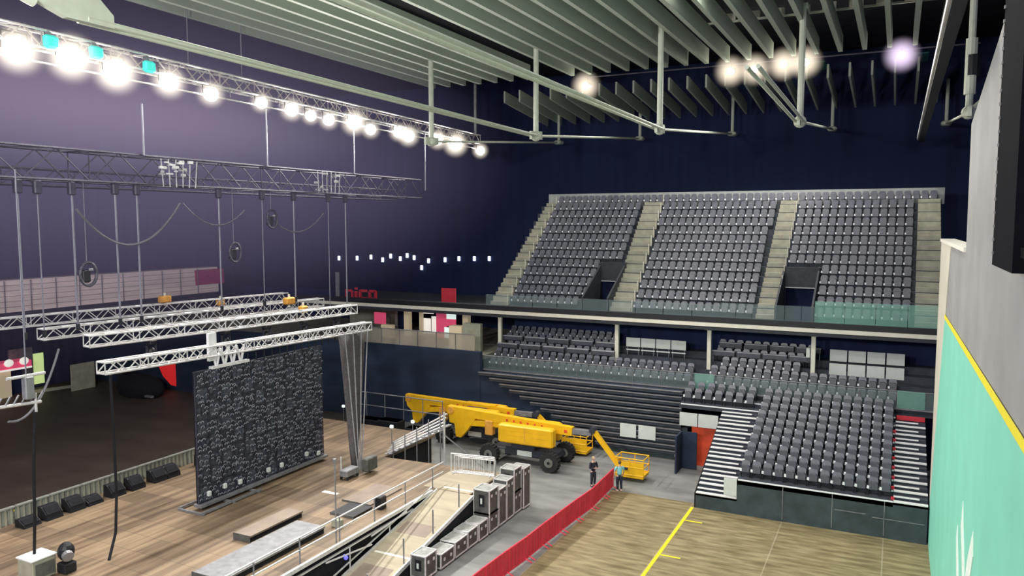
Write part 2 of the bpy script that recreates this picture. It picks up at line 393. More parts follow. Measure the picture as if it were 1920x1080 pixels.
# dark side of the stand along the vomitory
MB().poly([(-9.12, 40.0, 0), (-9.12, 46.8, 0), (-9.12, 46.8, 3.6), (-9.12, 40.0, .8)], (.06, 0, 0)).build('side_panel', M['blackfab'], T)
tagr = MB()
for k in range(8): tagr.box(.15, .3, 40.2+TD*k, 40.35+TD*k, TZ+TR*k, TZ+TR*k+.12)
tag(tagr.build('row_marker', M['redglow'], T), 'small red row markers')
MB().box(.3, 1.7, 47.55, 47.62, 4.05, 4.3).build('landing_edge', M['redglow'], T)
for k in range(10):
    y = 40+TD*k+.42; z = TZ+TR*k
    row = ORD[k]
    for i in range(13):
        x = -6.62+.545*i
        put_seat(x, y, z, f'charcoal tip-up seat on telescopic stand, {row} row up, {ORD[i]} from the left aisle', 'seats on the telescopic stand')
    if k >= 8:
        for i in range(7):
            put_seat(-11.3+.62*i, y, z, f'charcoal tip-up seat over the red doorway, {"front" if k==8 else "rear"} row, {ORD[i]} from the left', 'seats above the red doorway')
# two white boards above the red doorway
for i, (xa, xb) in enumerate(((-11.65, -10.55), (-10.5, -9.3))):
    single('white_board', MB().cbox(((xa+xb)/2, 46.72, 2.95), (xb-xa, .05, .82), .01), M['white'], ['white board above the red doorway, left one of the pair', 'white board above the red doorway, right one of the pair'][i], 'panel', 'white boards above the red doorway')
# red doorway and its open dark door
struct('door_1', MB().box(-11.0, -9.15, 47.2, 47.3, 0, 2.5), M['doorred'], 'red doorway under the telescopic stand')
dl = thing('door_leaf', (-11.0, 45.6, 0), 'open dark blue door leaf left of the red doorway', 'door')
MB().box(-11.45, -11.35, 44.9, 46.3, 0.03, 2.3).build('leaf', M['navy2'], dl)
MB().box(-11.35, -10.45, 46.2, 46.3, 0.03, 2.3).build('leaf', M['navy2'], dl)
MB().box(-11.50, -11.44, 45.05, 45.1, 1.0, 1.15).build('handle', M['steel'], dl)

# ---------------------------------------------------------------- closed telescopic stand (dark slats)
K = thing('closed_telescopic_stand', (-18, 47.7, 0), 'closed telescopic stand showing stacked dark row edges behind the yellow lifts', 'grandstand')
for k in range(12):
    z = 4.45-k*.345
    xl = -26.2+k*.80 if k else -26.3
    o = MB().box(xl, -11.75, 47.62-k*.02, 48.0, z-.24, z-.05)
    o.build('row_front', M['deck'], K)
    MB().box(xl, -11.75, 47.55-k*.02, 47.66-k*.02, z-.06, z).build('row_edge', M['greysteel'], K)
for i, (xa, xb) in enumerate(((-15.68, -14.6), (-14.45, -13.32))):
    single('grey_board', MB().cbox(((xa+xb)/2, 47.33, 1.62), (xb-xa, .05, .88), .01), M['white'], ['pale grey board on the closed stand, left one of the pair', 'pale grey board on the closed stand, right one of the pair'][i], 'panel', 'pale boards on the closed stand')

# ---------------------------------------------------------------- fixed lower terrace
L = thing('lower_terrace', (-12, 51, 4.4), 'fixed lower seating terrace under the balcony with glass front rail', 'grandstand')
for k in range(5):
    y = 48.75+.85*k; z = 4.5+.45*k
    MB().box(-26.4, 2.3, y, y+.87, z-.47, z).build('tier', M['deck'], L)
gl = MB(); 
for i in range(15):
    xa = -27.0+i*1.95
    gl.box(xa+.02, xa+1.90, 48.62, 48.64, 4.45, 5.45)
gl.build('glass_rail', M['glass2'], L)
gp = MB()
for i in range(16): gp.bar((-27.0+i*1.95, 48.6, 4.3), (-27.0+i*1.95, 48.6, 5.45), .025)
gp.bar((-27, 48.6, 5.47), (2.2, 48.6, 5.47), .03); gp.box(-27.4, 2.2, 48.5, 48.62, 4.42, 4.5)
gp.build('rail_frame', M['greysteel'], L)
for xa, xb in ((-11.2, -10.0), (.3, 1.7)): MB().box(xa, xb, 48.55, 48.57, 4.5, 5.5).build('gate_panel', M['glass'], L)
ind = []
for k in range(5):
    y = 48.75+.85*k+.42; z = 4.5+.45*k
    xs = [-10.3+.545*i for i in range(20)] if k < 2 else [-10.3+.56*i for i in range(11)] if k > 2 else [-10.3+.545*i for i in range(11)]
    for i, x in enumerate(xs):
        if k == 2 and min(abs(x-c) for c in (-4.5, -10.8)) < .8: continue
        put_seat(x, y, z, f'charcoal tip-up seat behind the glass, right block under balcony, {ORD[k]} row, {ORD[i]} from left', 'seats in the right block under the balcony')
    xs = [-26.0+.545*i for i in range(27)] if k < 2 else [-26.0+.545*i for i in range(16)]
    for i, x in enumerate(xs):
        if not (k == 2 and x < -25.6): ind.append((k, i, x, y, z))
ind.sort(key=lambda t: (t[0], -t[1]))
for k, i, x, y, z in ind:
    if SEATN[0] < 300:
        put_seat(x, y, z, f'charcoal tip-up seat behind the glass, left block under balcony, {ORD[k]} row, {ORD[i]} from left', 'seats in the left block under the balcony')
    else: rest_seat(x, y, z)
# press desks in front of the rear rows
def desk(xa, xb, y, z, label, grp):
    d = thing('press_desk', ((xa+xb)/2, y, z), label, 'desk', grp)
    MB().box(xa, xb, y-.15, y+.15, z+.72, z+.76).build('desk_top', M['desk'], d)
    MB().box(xa, xb, y-.16, y-.13, z+.45, z+.72).build('desk_front', M['seat'], d)
    MB().box(xa+.05, xa+.09, y-.1, y+.1, z, z+.72).build('leg', M['greysteel'], d); MB().box(xb-.09, xb-.05, y-.1, y+.1, z, z+.72).build('leg', M['greysteel'], d)
for r, k in enumerate((3, 4)):
    for i in range(4):
        xa = -10.7+i*1.62+(.3 if r else 0)
        desk(xa, xa+1.45, 48.75+.85*k+.02, 4.5+.45*k, f'narrow pale press desk in right block under balcony, {"lower" if r==0 else "upper"} row, {ORD[i]} from left', 'press desks in the right block')
for r, k in enumerate((2, 3)):
    for i in range(5):
        xa = -26.2+i*1.85
        desk(xa, xa+1.6, 48.75+.85*k+.02, 4.5+.45*k, f'narrow press desk in left block under balcony, {"lower" if r==0 else "upper"} row, {ORD[i]} from left', 'press desks in the left block')
for i in range(4):
    xa = -16.68+i*1.06
    o = thing('white_board', (xa+.5, 51.5, 6.1), f'white board with dark lower slot under the balcony, {ORD[i]} of four from the left', 'panel', 'white boards left of the balcony column')
    MB().cbox((xa+.5, 51.5, 6.72), (1.0, .05, .64), .01).build('board', M['white'], o)
    MB().box(xa+.02, xa+.98, 51.46, 51.52, 6.16, 6.24).build('foot_rail', M['edge'], o)
    MB().bar((xa+.1, 51.5, 5.6), (xa+.1, 51.5, 6.4), .03).build('leg', M['greysteel'], o); MB().bar((xa+.9, 51.5, 5.6), (xa+.9, 51.5, 6.4), .03).build('leg', M['greysteel'], o)
for r in range(2):
    for i in range(4):
        xa = -3.53+i*1.06
        z = 5.55+.82*(1-r)+.05
        y = 51.55-.25*r
        single('white_board', MB().cbox((xa+.5, y, z+.36), (.98, .05, .72), .01), M['white'], f'{"grey-shaded" if r==0 else "bright"} white board right of the balcony column, {"upper" if r==0 else "lower"} row, {ORD[i]} from left', 'panel', 'white boards near the right wall')

# ---------------------------------------------------------------- upper terrace on the balcony
U = thing('upper_terrace', (-12, 56, 8.2), 'steep upper seating terrace on the balcony with pale stairs', 'grandstand')
UD, UR, UY, UZ, UN = .80, .62, 50.6, 8.9, 13
XL, XR = -27.1, 2.5
voms = [(-19.6, -17.75, 0, 5), (-6.7, -4.55, 0, 5)]
stairs = [(-27.05, -25.65, -26.75, -25.9), (-17.7, -16.15, -18.2, -16.75), (-7.95, -6.75, -7.85, -6.7), (1.05, 2.45, 1.15, 2.5)]
for k in range(UN):
    y = UY+UD*k; z = UZ+UR*k
    segs = [(XL, XR)]
    if k < 5: segs = [(XL, -19.6), (-17.75, -6.7), (-4.55, XR)]
    tb = MB()
    for a, b in segs: tb.box(a, b, y, y+UD+.02, z-UR-.02, z)
    tb.build('tier', M['deck'], U)
for a0, b0, a1, b1 in stairs:
    sm = MB()
    for i in range(UN*2):
        t = i/(UN*2-1); a = a0+(a1-a0)*t; b = b0+(b1-b0)*t
        y = UY-.15+UD/2*i; z = UZ+UR/2*(i-.2)
        sm.box(a, b, y, y+UD/2+.35, z-UR/2-.1, z+.02)
    sm.build('stair', M['step'], U)
    hr = MB()
    if a0 < 1:
        for i in range(0, UN, 1):
            t = i/(UN-1); b = b0+(b1-b0)*t+.06
            y = UY+UD*i+.2; z = UZ+UR*i
            hr.bar((b, y, z), (b, y, z+.8), .03, 5)
        hr.build('handrail', M['lip'], U)
for xa, xb, k0, k1 in voms:
    MB().box(xa-.05, xb+.05, UY+UD*4.4, UY+UD*5, UZ+UR*2.9, UZ+UR*5.05).build('vomitory_lintel', M['fascia'], U)
    MB().box(xa+.1, xb-.1, UY+UD*4.4-.06, UY+UD*4.4, UZ+UR*2.86, UZ+UR*2.96).build('lintel_edge', M['desk'], U)
    for x in (xa, xb): MB().poly([(x-.06, UY-.1, UZ-.6), (x-.06, UY+UD*4.9, UZ-.6), (x-.06, UY+UD*4.9, UZ+UR*5+.1), (x-.06, UY-.1, UZ+.9)], (.12, 0, 0)).build('vomitory_side', M['fascia'], U)
    MB().box(xa, xb, UY+UD*6, UY+UD*6+.1, UZ-1, UZ+UR*5).build('vomitory_back', M['navy'], U)
yP = UY+UD*UN
MB().box(-26.8, 2.75, yP+.05, yP+.35, UZ+UR*UN-.7, UZ+UR*UN+.42).build('rear_parapet', M['parapet'], U)
MB().box(-45.5, 2.6, 50.0, 50.6, 8.15, 8.28).build('soffit_edge', M['fascia'], U)
tag(MB().box(-45.5, 2.6, 49.92, 50.02, 8.34, 8.60).build('edge_beam', M['lip'], U), 'cream balcony edge')
MB().box(-45.5, 2.6, 49.9, 50.5, 8.60, 8.95).build('edge_fascia', M['black'], U)
MB().box(-45.5, 2.6, 50.02, 62, 8.10, 8.34).build('balcony_slab', M['fascia'], U)
MB().box(-26.6, -.2, 54.0, 54.2, 7.7, 8.1).build('soffit_beam', M['lip'], U)
g = MB()
for i in range(9):
    xa = -27+i*1.9
    g.box(xa+.02, xa+1.86, 50.02, 50.05, 8.95, 9.75)
g.build('glass_rail', M['glass2'], U)
g = MB()
for i in range(7):
    xa = -10.0+i*.98
    if xa < -4.4: g.box(xa+.01, xa+.96, 50.02, 50.05, 8.95, 9.9)
g.build('glass_rail', M['glass2'], U)
g = MB(); 
for i in range(4): g.box(-4.35+i*1.68, -4.35+i*1.68+1.65, 50.02, 50.05, 8.95, 10.25)
tag(g.build('glass_rail', M['glass'], U), 'green tinted glass')
for k in range(UN):
    y = UY+UD*k+.38; z = UZ+UR*k
    t = k/(UN-1)
    def lerp(a, b): return a+(b-a)*t
    blocks = [(lerp(-25.6, -25.85), lerp(-17.75, -18.25)), (lerp(-16.1, -16.7), lerp(-8.0, -7.9)), (lerp(-6.7, -6.65), lerp(1.0, 1.1))]
    if k == UN-1: blocks = [(-25.8, 2.4)]
    for a, b in blocks:
        n = int((b-a-.1)/.53); s0 = a+.05+((b-a-.1)-n*.53)/2+.265
        for i in range(n):
            x = s0+i*.53
            if any(va-.25 < x < vb+.25 and k < 5 for va, vb, _, _ in voms): continue
            rest_seat(x, y, z)
nf = len(REST.f)
for c in RESTGLINT: REST.raw(c.v, c.f)
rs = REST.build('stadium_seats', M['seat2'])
rs.data.materials.append(M['glint_and_edge'])
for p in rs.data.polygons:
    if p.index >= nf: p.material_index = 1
tag(rs, 'far rows of charcoal tip-up seats on the upper terrace and rear lower terrace', 'seats', None, 'stuff')
# columns carrying the balcony
for i, (x, y) in enumerate([(-26.2, 50.8), (-17.12, 50.8), (-10.8, 50.8), (-4.42, 50.8)]):
    c = thing('support_column', (x, y, 6), f'pale steel column carrying the balcony, {ORD[i]} from the left', 'column', 'columns under the balcony')
    MB().cbox((x, y, 6.7), (.26, .26, 2.9), .02).build('shaft', M['lip'], c)
    MB().cbox((x, y, 8.06), (.5, .5, .1)).build('cap_plate', M['lip'], c)
single('white_box', MB().cbox((-4.72, 50.85, 6.95), (.22, .3, .62), .03), M['white'], 'small bright white box fixed beside the rightmost balcony column', 'box')

# ---------------------------------------------------------------- concourse opening on the left of the stand
cr = thing('concourse_balustrade', (-31.5, 48, 5.8), 'glass balustrade along the lit concourse edge', 'balustrade')
g = MB(); p = MB()
for i in range(6):
    xa = -36.6+i*1.63
    g.box(xa+.03, xa+1.58, 48.1, 48.13, 5.82, 6.95); p.box(xa-.02, xa+.02, 48.08, 48.15, 5.8, 6.98)
gm = glass_mat('beige_glass', (.55, .50, .42), .55)
g.build('glass_panel', gm, cr); p.build('post', M['greysteel'], cr)
MB().box(-36.6, -26.9, 48.06, 48.16, 6.95, 7.0).build('top_rail', M['greysteel'], cr)
for i, (x, y, wd) in enumerate([(-38.4, 55, .18), (-36.9, 54.5, .5), (-36.2, 55.5, .28), (-30.9, 54, .5)]):
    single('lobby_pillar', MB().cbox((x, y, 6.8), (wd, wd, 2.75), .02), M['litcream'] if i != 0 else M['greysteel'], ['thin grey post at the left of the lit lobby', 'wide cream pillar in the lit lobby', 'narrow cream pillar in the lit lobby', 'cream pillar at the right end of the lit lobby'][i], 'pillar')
single('lobby_wall_panel', MB().box(-45, -38.7, 57, 57.1, 5.4, 8.1), M['step'], 'dull grey panel at the left of the lit lobby', 'panel')
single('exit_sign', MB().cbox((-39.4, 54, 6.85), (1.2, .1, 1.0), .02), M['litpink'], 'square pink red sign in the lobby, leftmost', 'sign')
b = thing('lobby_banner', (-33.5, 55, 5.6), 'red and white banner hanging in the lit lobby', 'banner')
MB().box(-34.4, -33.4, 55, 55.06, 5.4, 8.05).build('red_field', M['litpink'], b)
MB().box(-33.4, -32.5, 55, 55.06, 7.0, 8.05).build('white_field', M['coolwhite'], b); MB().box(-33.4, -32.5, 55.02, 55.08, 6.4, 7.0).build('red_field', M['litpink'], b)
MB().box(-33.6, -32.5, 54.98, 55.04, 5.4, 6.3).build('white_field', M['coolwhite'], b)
b = thing('lobby_window', (-36, 57, 5.6), 'bright white window panes at the back of the lobby', 'window')
for xa, xb, z0, z1 in ((-36.5, -35.3, 7.2, 8.0), (-36.3, -35.6, 5.5, 6.8), (-35.5, -34.9, 5.5, 7.0)): MB().box(xa, xb, 56, 56.06, z0, z1).build('pane', M['warmwhite'], b)
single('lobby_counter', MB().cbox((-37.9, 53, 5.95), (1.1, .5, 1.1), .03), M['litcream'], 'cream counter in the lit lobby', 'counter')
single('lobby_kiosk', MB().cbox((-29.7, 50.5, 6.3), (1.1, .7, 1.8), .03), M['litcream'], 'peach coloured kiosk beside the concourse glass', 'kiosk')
single('lobby_kiosk', MB().cbox((-28.2, 50.2, 6.45), (1.5, .4, 2.1), .03), M['step'], 'grey beige screen at the right end of the concourse glass', 'panel')
single('dark_screen', MB().cbox((-38.6, 56, 6.6), (1.2, .1, 2.4), .02), M['navy'], 'tall dark blue screen in the lobby', 'panel')

# signs above the balcony, left
def letters(name, word, x0, y, z0, h, m, label):
    t = thing(name, (x0, y, z0), label, 'sign')
    xx = x0; r = .16*h
    for ch in word:
        cw = h*.85; mb = MB()
        def B(a, b, c, d): mb.box(xx+a*cw, xx+b*cw, y, y+.15, z0+c*h, z0+d*h)
        if ch == 'n': B(0, .22, 0, .85); B(.22, .8, .65, .85); B(.78, 1, 0, .75)
        elif ch == 'i': cw = h*.25; B(0, 1, 0, .72); B(0, 1, .86, 1.05)
        elif ch == 'c': B(0, .24, .1, .8); B(.1, 1, .68, .88); B(.1, 1, 0, .2)
        elif ch == 'o': B(0, .24, .1, .78); B(.76, 1, .1, .78); B(.1, .9, .68, .88); B(.1, .9, 0, .2)
        tag(mb.build('letter', m, t), None)
        xx += cw+h*.22
    return t
letters('red_letter_sign', 'nico', -41.5, 52, 8.62, .92, M['redglow'], 'dull red lettering reading nico above the balcony edge')
tag(MB().box(-42.5, -42.15, 52, 52.1, 8.4, 10.8).build('white_strip', M['greysteel']), 'upright pale strip left of the red lettering', 'sign')
single('red_square_sign', MB().cbox((-31.35, 52, 9.25), (1.35, .12, 1.25), .05), M['redglow'], 'dull red square sign above the balcony edge', 'sign')
for i, (x, z) in enumerate([(-56.52, 10.98), (-53.98, 11.03), (-52.08, 11.19), (-50.51, 10.92), (-49.44, 11.35), (-48.19, 11.09), (-47.29, 11.45), (-46.4, 11.24), (-44.58, 10.94), (-42.53, 11.09), (-40.85, 11.24), (-39.01, 11.28), (-37.27, 11.32), (-45.46, 10.18)]):
    o = thing('wall_lamp', (x, 69.9, z), f'tiny cool white lamp on the dark far wall, {ORD[i] if i<13 else "the one lower than the rest"}{" from the left" if i<13 else ""}', 'lamp', 'tiny lamps on the far wall')
    MB().cbox((x, 69.85, z), (.26, .2, .5), .03).build('lens', M['smalllamp'], o); MB().cbox((x, 69.93, z+.3), (.32, .14, .12)).build('bracket', M['black'], o)

# ---------------------------------------------------------------- roof steelwork
def roof_beam(X, y0, i, near_post=True, rods=True, yend=66.9):
    t = thing('roof_beam', (X, 45, 20.4), ['farthest left tension beam under the roof, mostly behind the lamps', 'cream steel tension beam under the roof, passing above the lamp truss', 'cream steel tension beam with twin rods, under the baffles', 'short cream tension beam to the right of the twin rod beam', 'cream tension beam beside the right wall'][i], 'beam', 'tension beams under the roof')
    zn, zf = 20.42, 22.35
    if near_post:
        tag(MB().bar((X, 45, zn), (X, 45, 26.6), .17, 10).build('post', M['beam'], t), None)
        MB().cbox((X, 45, 26.5), (.5, .5, .2)).build('post_plate', M['beam'], t)
        nd = MB().ball((X, 45, zn), .34, 10, 6); nd.beam((X, 44.2, zn-.02), (X, 45.8, zn+.1), .16, .5); nd.build('node', M['beam'], t)
    MB().bar((X, yend, zf), (X, yend, 25.6), .13, 8).build('post', M['beam'], t)
    MB().cbox((X, yend, zf), (.7, .9, .34), .1).build('node', M['beam'], t)
    MB().bar((X, 45, zn), (X, yend, zf), .085, 8).build('strut', M['beam'], t)
    if rods:
        for s in (-1, 1): MB().bar((X+s*.2, 45, zn), (X+s*.2, y0, 20.65), .085, 8).build('tie_rod', M['beam'], t)
    return t
roof_beam(-28.4, 20, 0, True, False)
b1 = roof_beam(-20.66, 14.6, 1)
MB().poly([(-20.66, 15.4, 20.55), (-20.66, 14.0, 20.55), (-20.66, 12.3, 21.1), (-20.66, 12.0, 22.5), (-20.66, 13.6, 22.5), (-20.66, 15.4, 20.9)], (.25, 0, 0)).build('gusset_plate', M['beam'], b1)
MB().bar((-20.6, 13.2, 20.8), (-20.6, 8, 22.2), .16, 8).build('end_strut', M['beam'], b1)
roof_beam(-12.71, 9, 2); roof_beam(-4.98, 29.7, 3)
b4 = roof_beam(2.9, 30, 4, True, False)
MB().bar((2.9, 45, 21.3), (2.9, 45, 24), .27, 10).build('sleeve', M['beam'], b4)
MB().bar((3.0, 45, 22.2), (3.0, 45, 23.2), .33, 10).build('clamp', M['black'], b4)
MB().bar((2.9, 45, 20.45), (4.9, 45, 22.4), .12, 6).build('brace', M['beam'], b4)
# baffles
xs = [-21.9+1.4*i for i in range(18)]
for i, x in enumerate(xs):
    single('ceiling_baffle', MB().box(x-.13, x+.13, 6, 54.2, 25.75, 26.75), M['baffle'], f'long pale ceiling baffle of the nearer right bank, {ORD[17-i]} from the right', 'ceiling baffle', 'nearer right bank of ceiling baffles')
xs = [-33.9+1.4*i for i in range(7)]
for i, x in enumerate(xs):
    single('ceiling_baffle', MB().box(x-.13, x+.13, 6, 54.2, 25.75, 26.85), M['baffle'], f'long pale ceiling baffle of the left bank, {ORD[i]} from the left', 'ceiling baffle', 'left bank of ceiling baffles')
xs = [-30.0+1.4*i for i in range(24)]
for i, x in enumerate(xs):
    single('ceiling_baffle', MB().poly([(x-.07, 59, 25.0), (x-.07, 68, 24.05), (x-.07, 68, 25.0), (x-.07, 59, 25.95)], (.14, 0, 0)), M['baffle'], f'ceiling baffle of the far bank behind the posts, {ORD[i]} from the left', 'ceiling baffle', 'far bank of ceiling baffles')
rl = thing('roof_rail', (-3, 49, 27), 'dark roof rail with cream boxes crossing above the baffles', 'rail')
MB().box(-12, 5, 48.9, 49.1, 27.05, 27.15).build('rail', M['beam'], rl)
for i in range(9): MB().cbox((-9.6+i*1.4, 48.8, 27.3), (.75, .3, .42), .02).build('box', M['lip'], rl)
rl = thing('roof_rail', (-8, 55.5, 25.4), 'thin dark lamp rail along the far end of the nearer baffles', 'rail')
MB().bar((-22, 55.2, 25.75), (4, 55.2, 25.75), .06).build('rail', M['dimsteel'], rl)
duct = thing('roof_duct', (-25, 30, 27.4), 'dark round duct between the two banks of baffles', 'duct')
MB().bar((-24.2, 8, 27.9), (-24.2, 66, 27.9), .55, 12).build('duct_pipe', M['dimsteel'], duct)
for i in range(6): MB().bar((-24.2, 14+i*8, 27.9), (-24.2, 14.4+i*8, 27.9), .6, 12).build('duct_band', M['greysteel'], duct)
# teal roof windows glimpsed between the baffles
for i, x in enumerate((-6.8, -5.6, .9)):
    single('roof_panel', MB().box(x-.5, x+.5, 60, 63, 26.3, 26.4), mat('teal_panel_%d' % i, (.03, .14, .15), .6), ['dark teal roof panel, leftmost of three', 'dark teal roof panel, middle of three', 'dark teal roof panel, rightmost of three'][i], 'panel')

# ---------------------------------------------------------------- lamps
def lamp_and_fill_light(loc, target, power, col, kind='SPOT', size=.25, spot=150):
    d = bpy.data.lights.new('lamp_and_fill_light', kind); d.energy = power; d.color = col; d.shadow_soft_size = size
    if kind == 'SPOT': d.spot_size = math.radians(spot); d.spot_blend = .6
    o = bpy.data.objects.new('lamp_and_fill_light', d); C.objects.link(o); o.location = loc
    o.rotation_euler = (Vector(target)-Vector(loc)).to_track_quat('-Z', 'Y').to_euler()
    return o
CLH = [haze_glow_mat('warm_glow', (1, .85, .66), 1.1, 2.2), haze_glow_mat('pink_glow', (.9, .72, 1), 1.1, 2.2)]
CL = [(-21.0, 54.6, 25.0), (-10.59, 54.7, 25.2), (-9.02, 54.7, 25.2), (-7.17, 54.6, 25.35), (-5.81, 54.6, 25.35), (-.24, 54.7, 25.3)]
for i, (x, y, z) in enumerate(CL):
    o = thing('ceiling_spotlight', (x, y, z), ['lone ceiling spotlight at the left end of the nearer baffles', 'ceiling spotlight, first of the group of four', 'ceiling spotlight, second of the group of four', 'ceiling spotlight, third of the group of four', 'ceiling spotlight, fourth of the group of four', 'lone ceiling spotlight near the right wall'][i], 'lamp', 'ceiling spotlights')
    MB().ball((x, y-.1, z), .24, 10, 6).build('lamp_face', M['lamp2'], o)
    MB().bar((x, y+.1, z), (x, y+.5, z+.1), .28, 10).build('housing', M['black'], o)
    MB().bar((x, y+.3, z), (x, y+.3, 25.8), .04).build('stem', M['black'], o)
    haze_glow_ball('lamp_bloom', (x, y-.1, z), (1.25,)*3, CLH[0 if i < 5 else 1], f'soft painted bloom glow around the {["lone left","first","second","third","fourth","lone right"][i]} ceiling spotlight')  # lamp bloom painted as a glowing ball

# ---------------------------------------------------------------- trusses
def truss(name, p, q, w, h, pitch, r, rb, mch, mbr, label, cat='truss', group=None):
    p = Vector(p); q = Vector(q); d = (q-p); n = max(2, int(d.length/pitch)); d = d/n
    u = d.cross(Vector((0,0,1))).normalized()*(w/2); t = Vector((0,0,h/2))
    o = thing(name, (p+q)/2-t, label, cat, group)
    for a in (-1, 1):
        for b in (-1, 1): MB().bar(p+u*a+t*b, q+u*a+t*b, r, 6).build('chord', mch, o)
    br = MB()
    for i in range(n):
        A = p+d*i; B = p+d*(i+1); s = 1 if i % 2 else -1
        for a in (-1, 1):
            br.bar(A+u*a+t*s, B+u*a-t*s, rb, 4)
        for b in (-1, 1):
            br.bar(A+u*s+t*b, B-u*s+t*b, rb, 4)
        if i % 4 == 0:
            for a in (-1, 1): br.bar(A+u*a-t, A+u*a+t, rb, 4)
            for b in (-1, 1): br.bar(A-u+t*b, A+u+t*b, rb, 4)
    for A in (q,):
        for a in (-1, 1): br.bar(A+u*a-t, A+u*a+t, rb, 4)
        for b in (-1, 1): br.bar(A-u+t*b, A+u+t*b, rb, 4)
    br.build('lattice', mbr, o)
    return o
st = M['steel']
tA = truss('lighting_truss', (-28.3, 20.1, 9.2), (-28.3, 37.6, 8.8), .5, .46, .5, .045, .028, st, st, 'bright aluminium truss carrying the video wall, lowest in front', 'truss', 'low aluminium trusses')
truss('lighting_truss', (-32.0, 22.1, 9.75), (-29.5, 37.8, 9.75), .55, .5, .55, .042, .026, st, st, 'bright aluminium truss second behind the video wall truss', 'truss', 'low aluminium trusses')
truss('lighting_truss', (-35.9, 22.5, 9.75), (-34.1, 40.2, 9.75), .55, .5, .55, .04, .025, st, st, 'aluminium truss third back, between two brighter trusses', 'truss', 'low aluminium trusses')
truss('lighting_truss', (-41.8, 23.0, 9.75), (-38.8, 42.0, 9.75), .55, .55, .6, .042, .026, st, st, 'aluminium truss farthest back, running off the left edge', 'truss', 'low aluminium trusses')
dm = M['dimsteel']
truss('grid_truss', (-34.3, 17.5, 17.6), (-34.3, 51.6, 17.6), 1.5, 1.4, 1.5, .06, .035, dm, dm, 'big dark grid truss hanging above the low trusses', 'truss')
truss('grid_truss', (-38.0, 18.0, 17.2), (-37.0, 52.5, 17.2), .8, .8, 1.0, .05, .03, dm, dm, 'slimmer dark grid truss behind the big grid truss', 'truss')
truss('lamp_truss', (-33.5, 15, 22.95), (-33.5, 60.5, 22.25), .7, .75, .8, .06, .035, st, mat('rosy_aluminium', (.50, .44, .44), .45, .2), 'long aluminium truss carrying the row of bright lamps', 'truss')
lt = thing('lamp_bar', (-33.4, 38, 21.7), 'thin silver bar under the lamp row', 'bar')
MB().bar((-33.4, 15, 21.95), (-33.4, 60, 21.45), .05).build('bar', st, lt)
for i in range(12): MB().bar((-33.4, 17+i*3.8, 21.9), (-33.45, 17+i*3.8, 22.6), .03).build('hanger', M['greysteel'], lt)
LP = [(20.41, 22.16, 28), (22.75, 22.26, 28), (24.96, 22.05, 27), (27.9, 22.03, 21), (30.56, 21.83, 17), (34.23, 21.87, 14), (36.72, 21.8, 16), (38.42, 21.65, 13), (40.13, 21.59, 14), (42.75, 21.72, 18), (44.57, 21.44, 13), (47.9, 21.6, 13), (49.21, 21.46, 15), (53.32, 21.57, 14), (56.13, 21.48, 17), (60.4, 21.28, 11)]
hz = [haze_glow_mat('lamp_glow', (1, .90, .74), 1.5, 2.4)]
for i, (y, z, rp) in enumerate(LP):
    x = -33.1; dist = math.hypot(33, y)
    R = rp*dist/1455*.80
    o = thing('stage_lamp', (x, y, z), f'blazing white lamp under the long lamp truss, {ORD[i]} from the left', 'lamp', 'blazing lamps under the lamp truss')
    dirn = Vector((.72, -.5, -.48)).normalized()
    if i > 8: dirn = Vector((.5, -.72, -.45)).normalized()
    c = Vector((x, y, z))
    MB().bar(c, c+dirn*.16, R*.92, 20, R*.85).build('lens', M['lamp'], o)
    MB().bar(c-dirn*.5, c-dirn*.01, R*.5, 14, R*.98).build('housing', M['black'], o)
    MB().tube([(x-.1, y-R, z), (x-.2, y-R*.9, z+R+.15), (x-.2, y+R*.9, z+R+.15), (x-.1, y+R, z)], .035, 5).build('yoke', M['black'], o)
    haze_glow_ball('lamp_bloom', c, (R*2.15,)*3, hz[0], f'white painted bloom glow around the {ORD[i]} lamp from the left', 'glows around the truss lamps')  # bloom of the lamp, put in as a self-glowing ball
    if i % 2 == 0: lamp_and_fill_light(c+dirn*.35, c+dirn*10, 5200 if i < 12 else 3500, (1, .95, .88), 'SPOT', .35, 140)
for i, (y, z) in enumerate([(21.8, 22.75), (23.9, 22.7), (26.7, 22.55)]):
    o = thing('teal_fixture', (-33.4, y, z), f'teal tinted fixture on the lamp truss, {ORD[i]} from the left', 'lamp', 'teal fixtures on the lamp truss')
    MB().cbox((-33.0, y, z), (.3, .62, .55), .08).build('body', M['teal'], o); MB().cbox((-33.2, y, z+.38), (.2, .2, .3)).build('clamp', M['greysteel'], o)
# self-glowing balls paint the violet haze light round the lamp row
haze_glow_ball('stage_haze_glow', (-42, 30, 19.5), (20, 42, 13), haze_glow_mat('violet_haze_glow', (.58, .49, .84), .0066, 1.5), 'wide painted violet haze glow around the lamp row')
haze_glow_ball('stage_haze_glow', (-37, 24, 21.0), (7, 26, 4.0), haze_glow_mat('rosy_haze_glow', (.80, .64, .80), .019, 1.6), 'denser painted rosy haze glow just behind the brightest lamps')

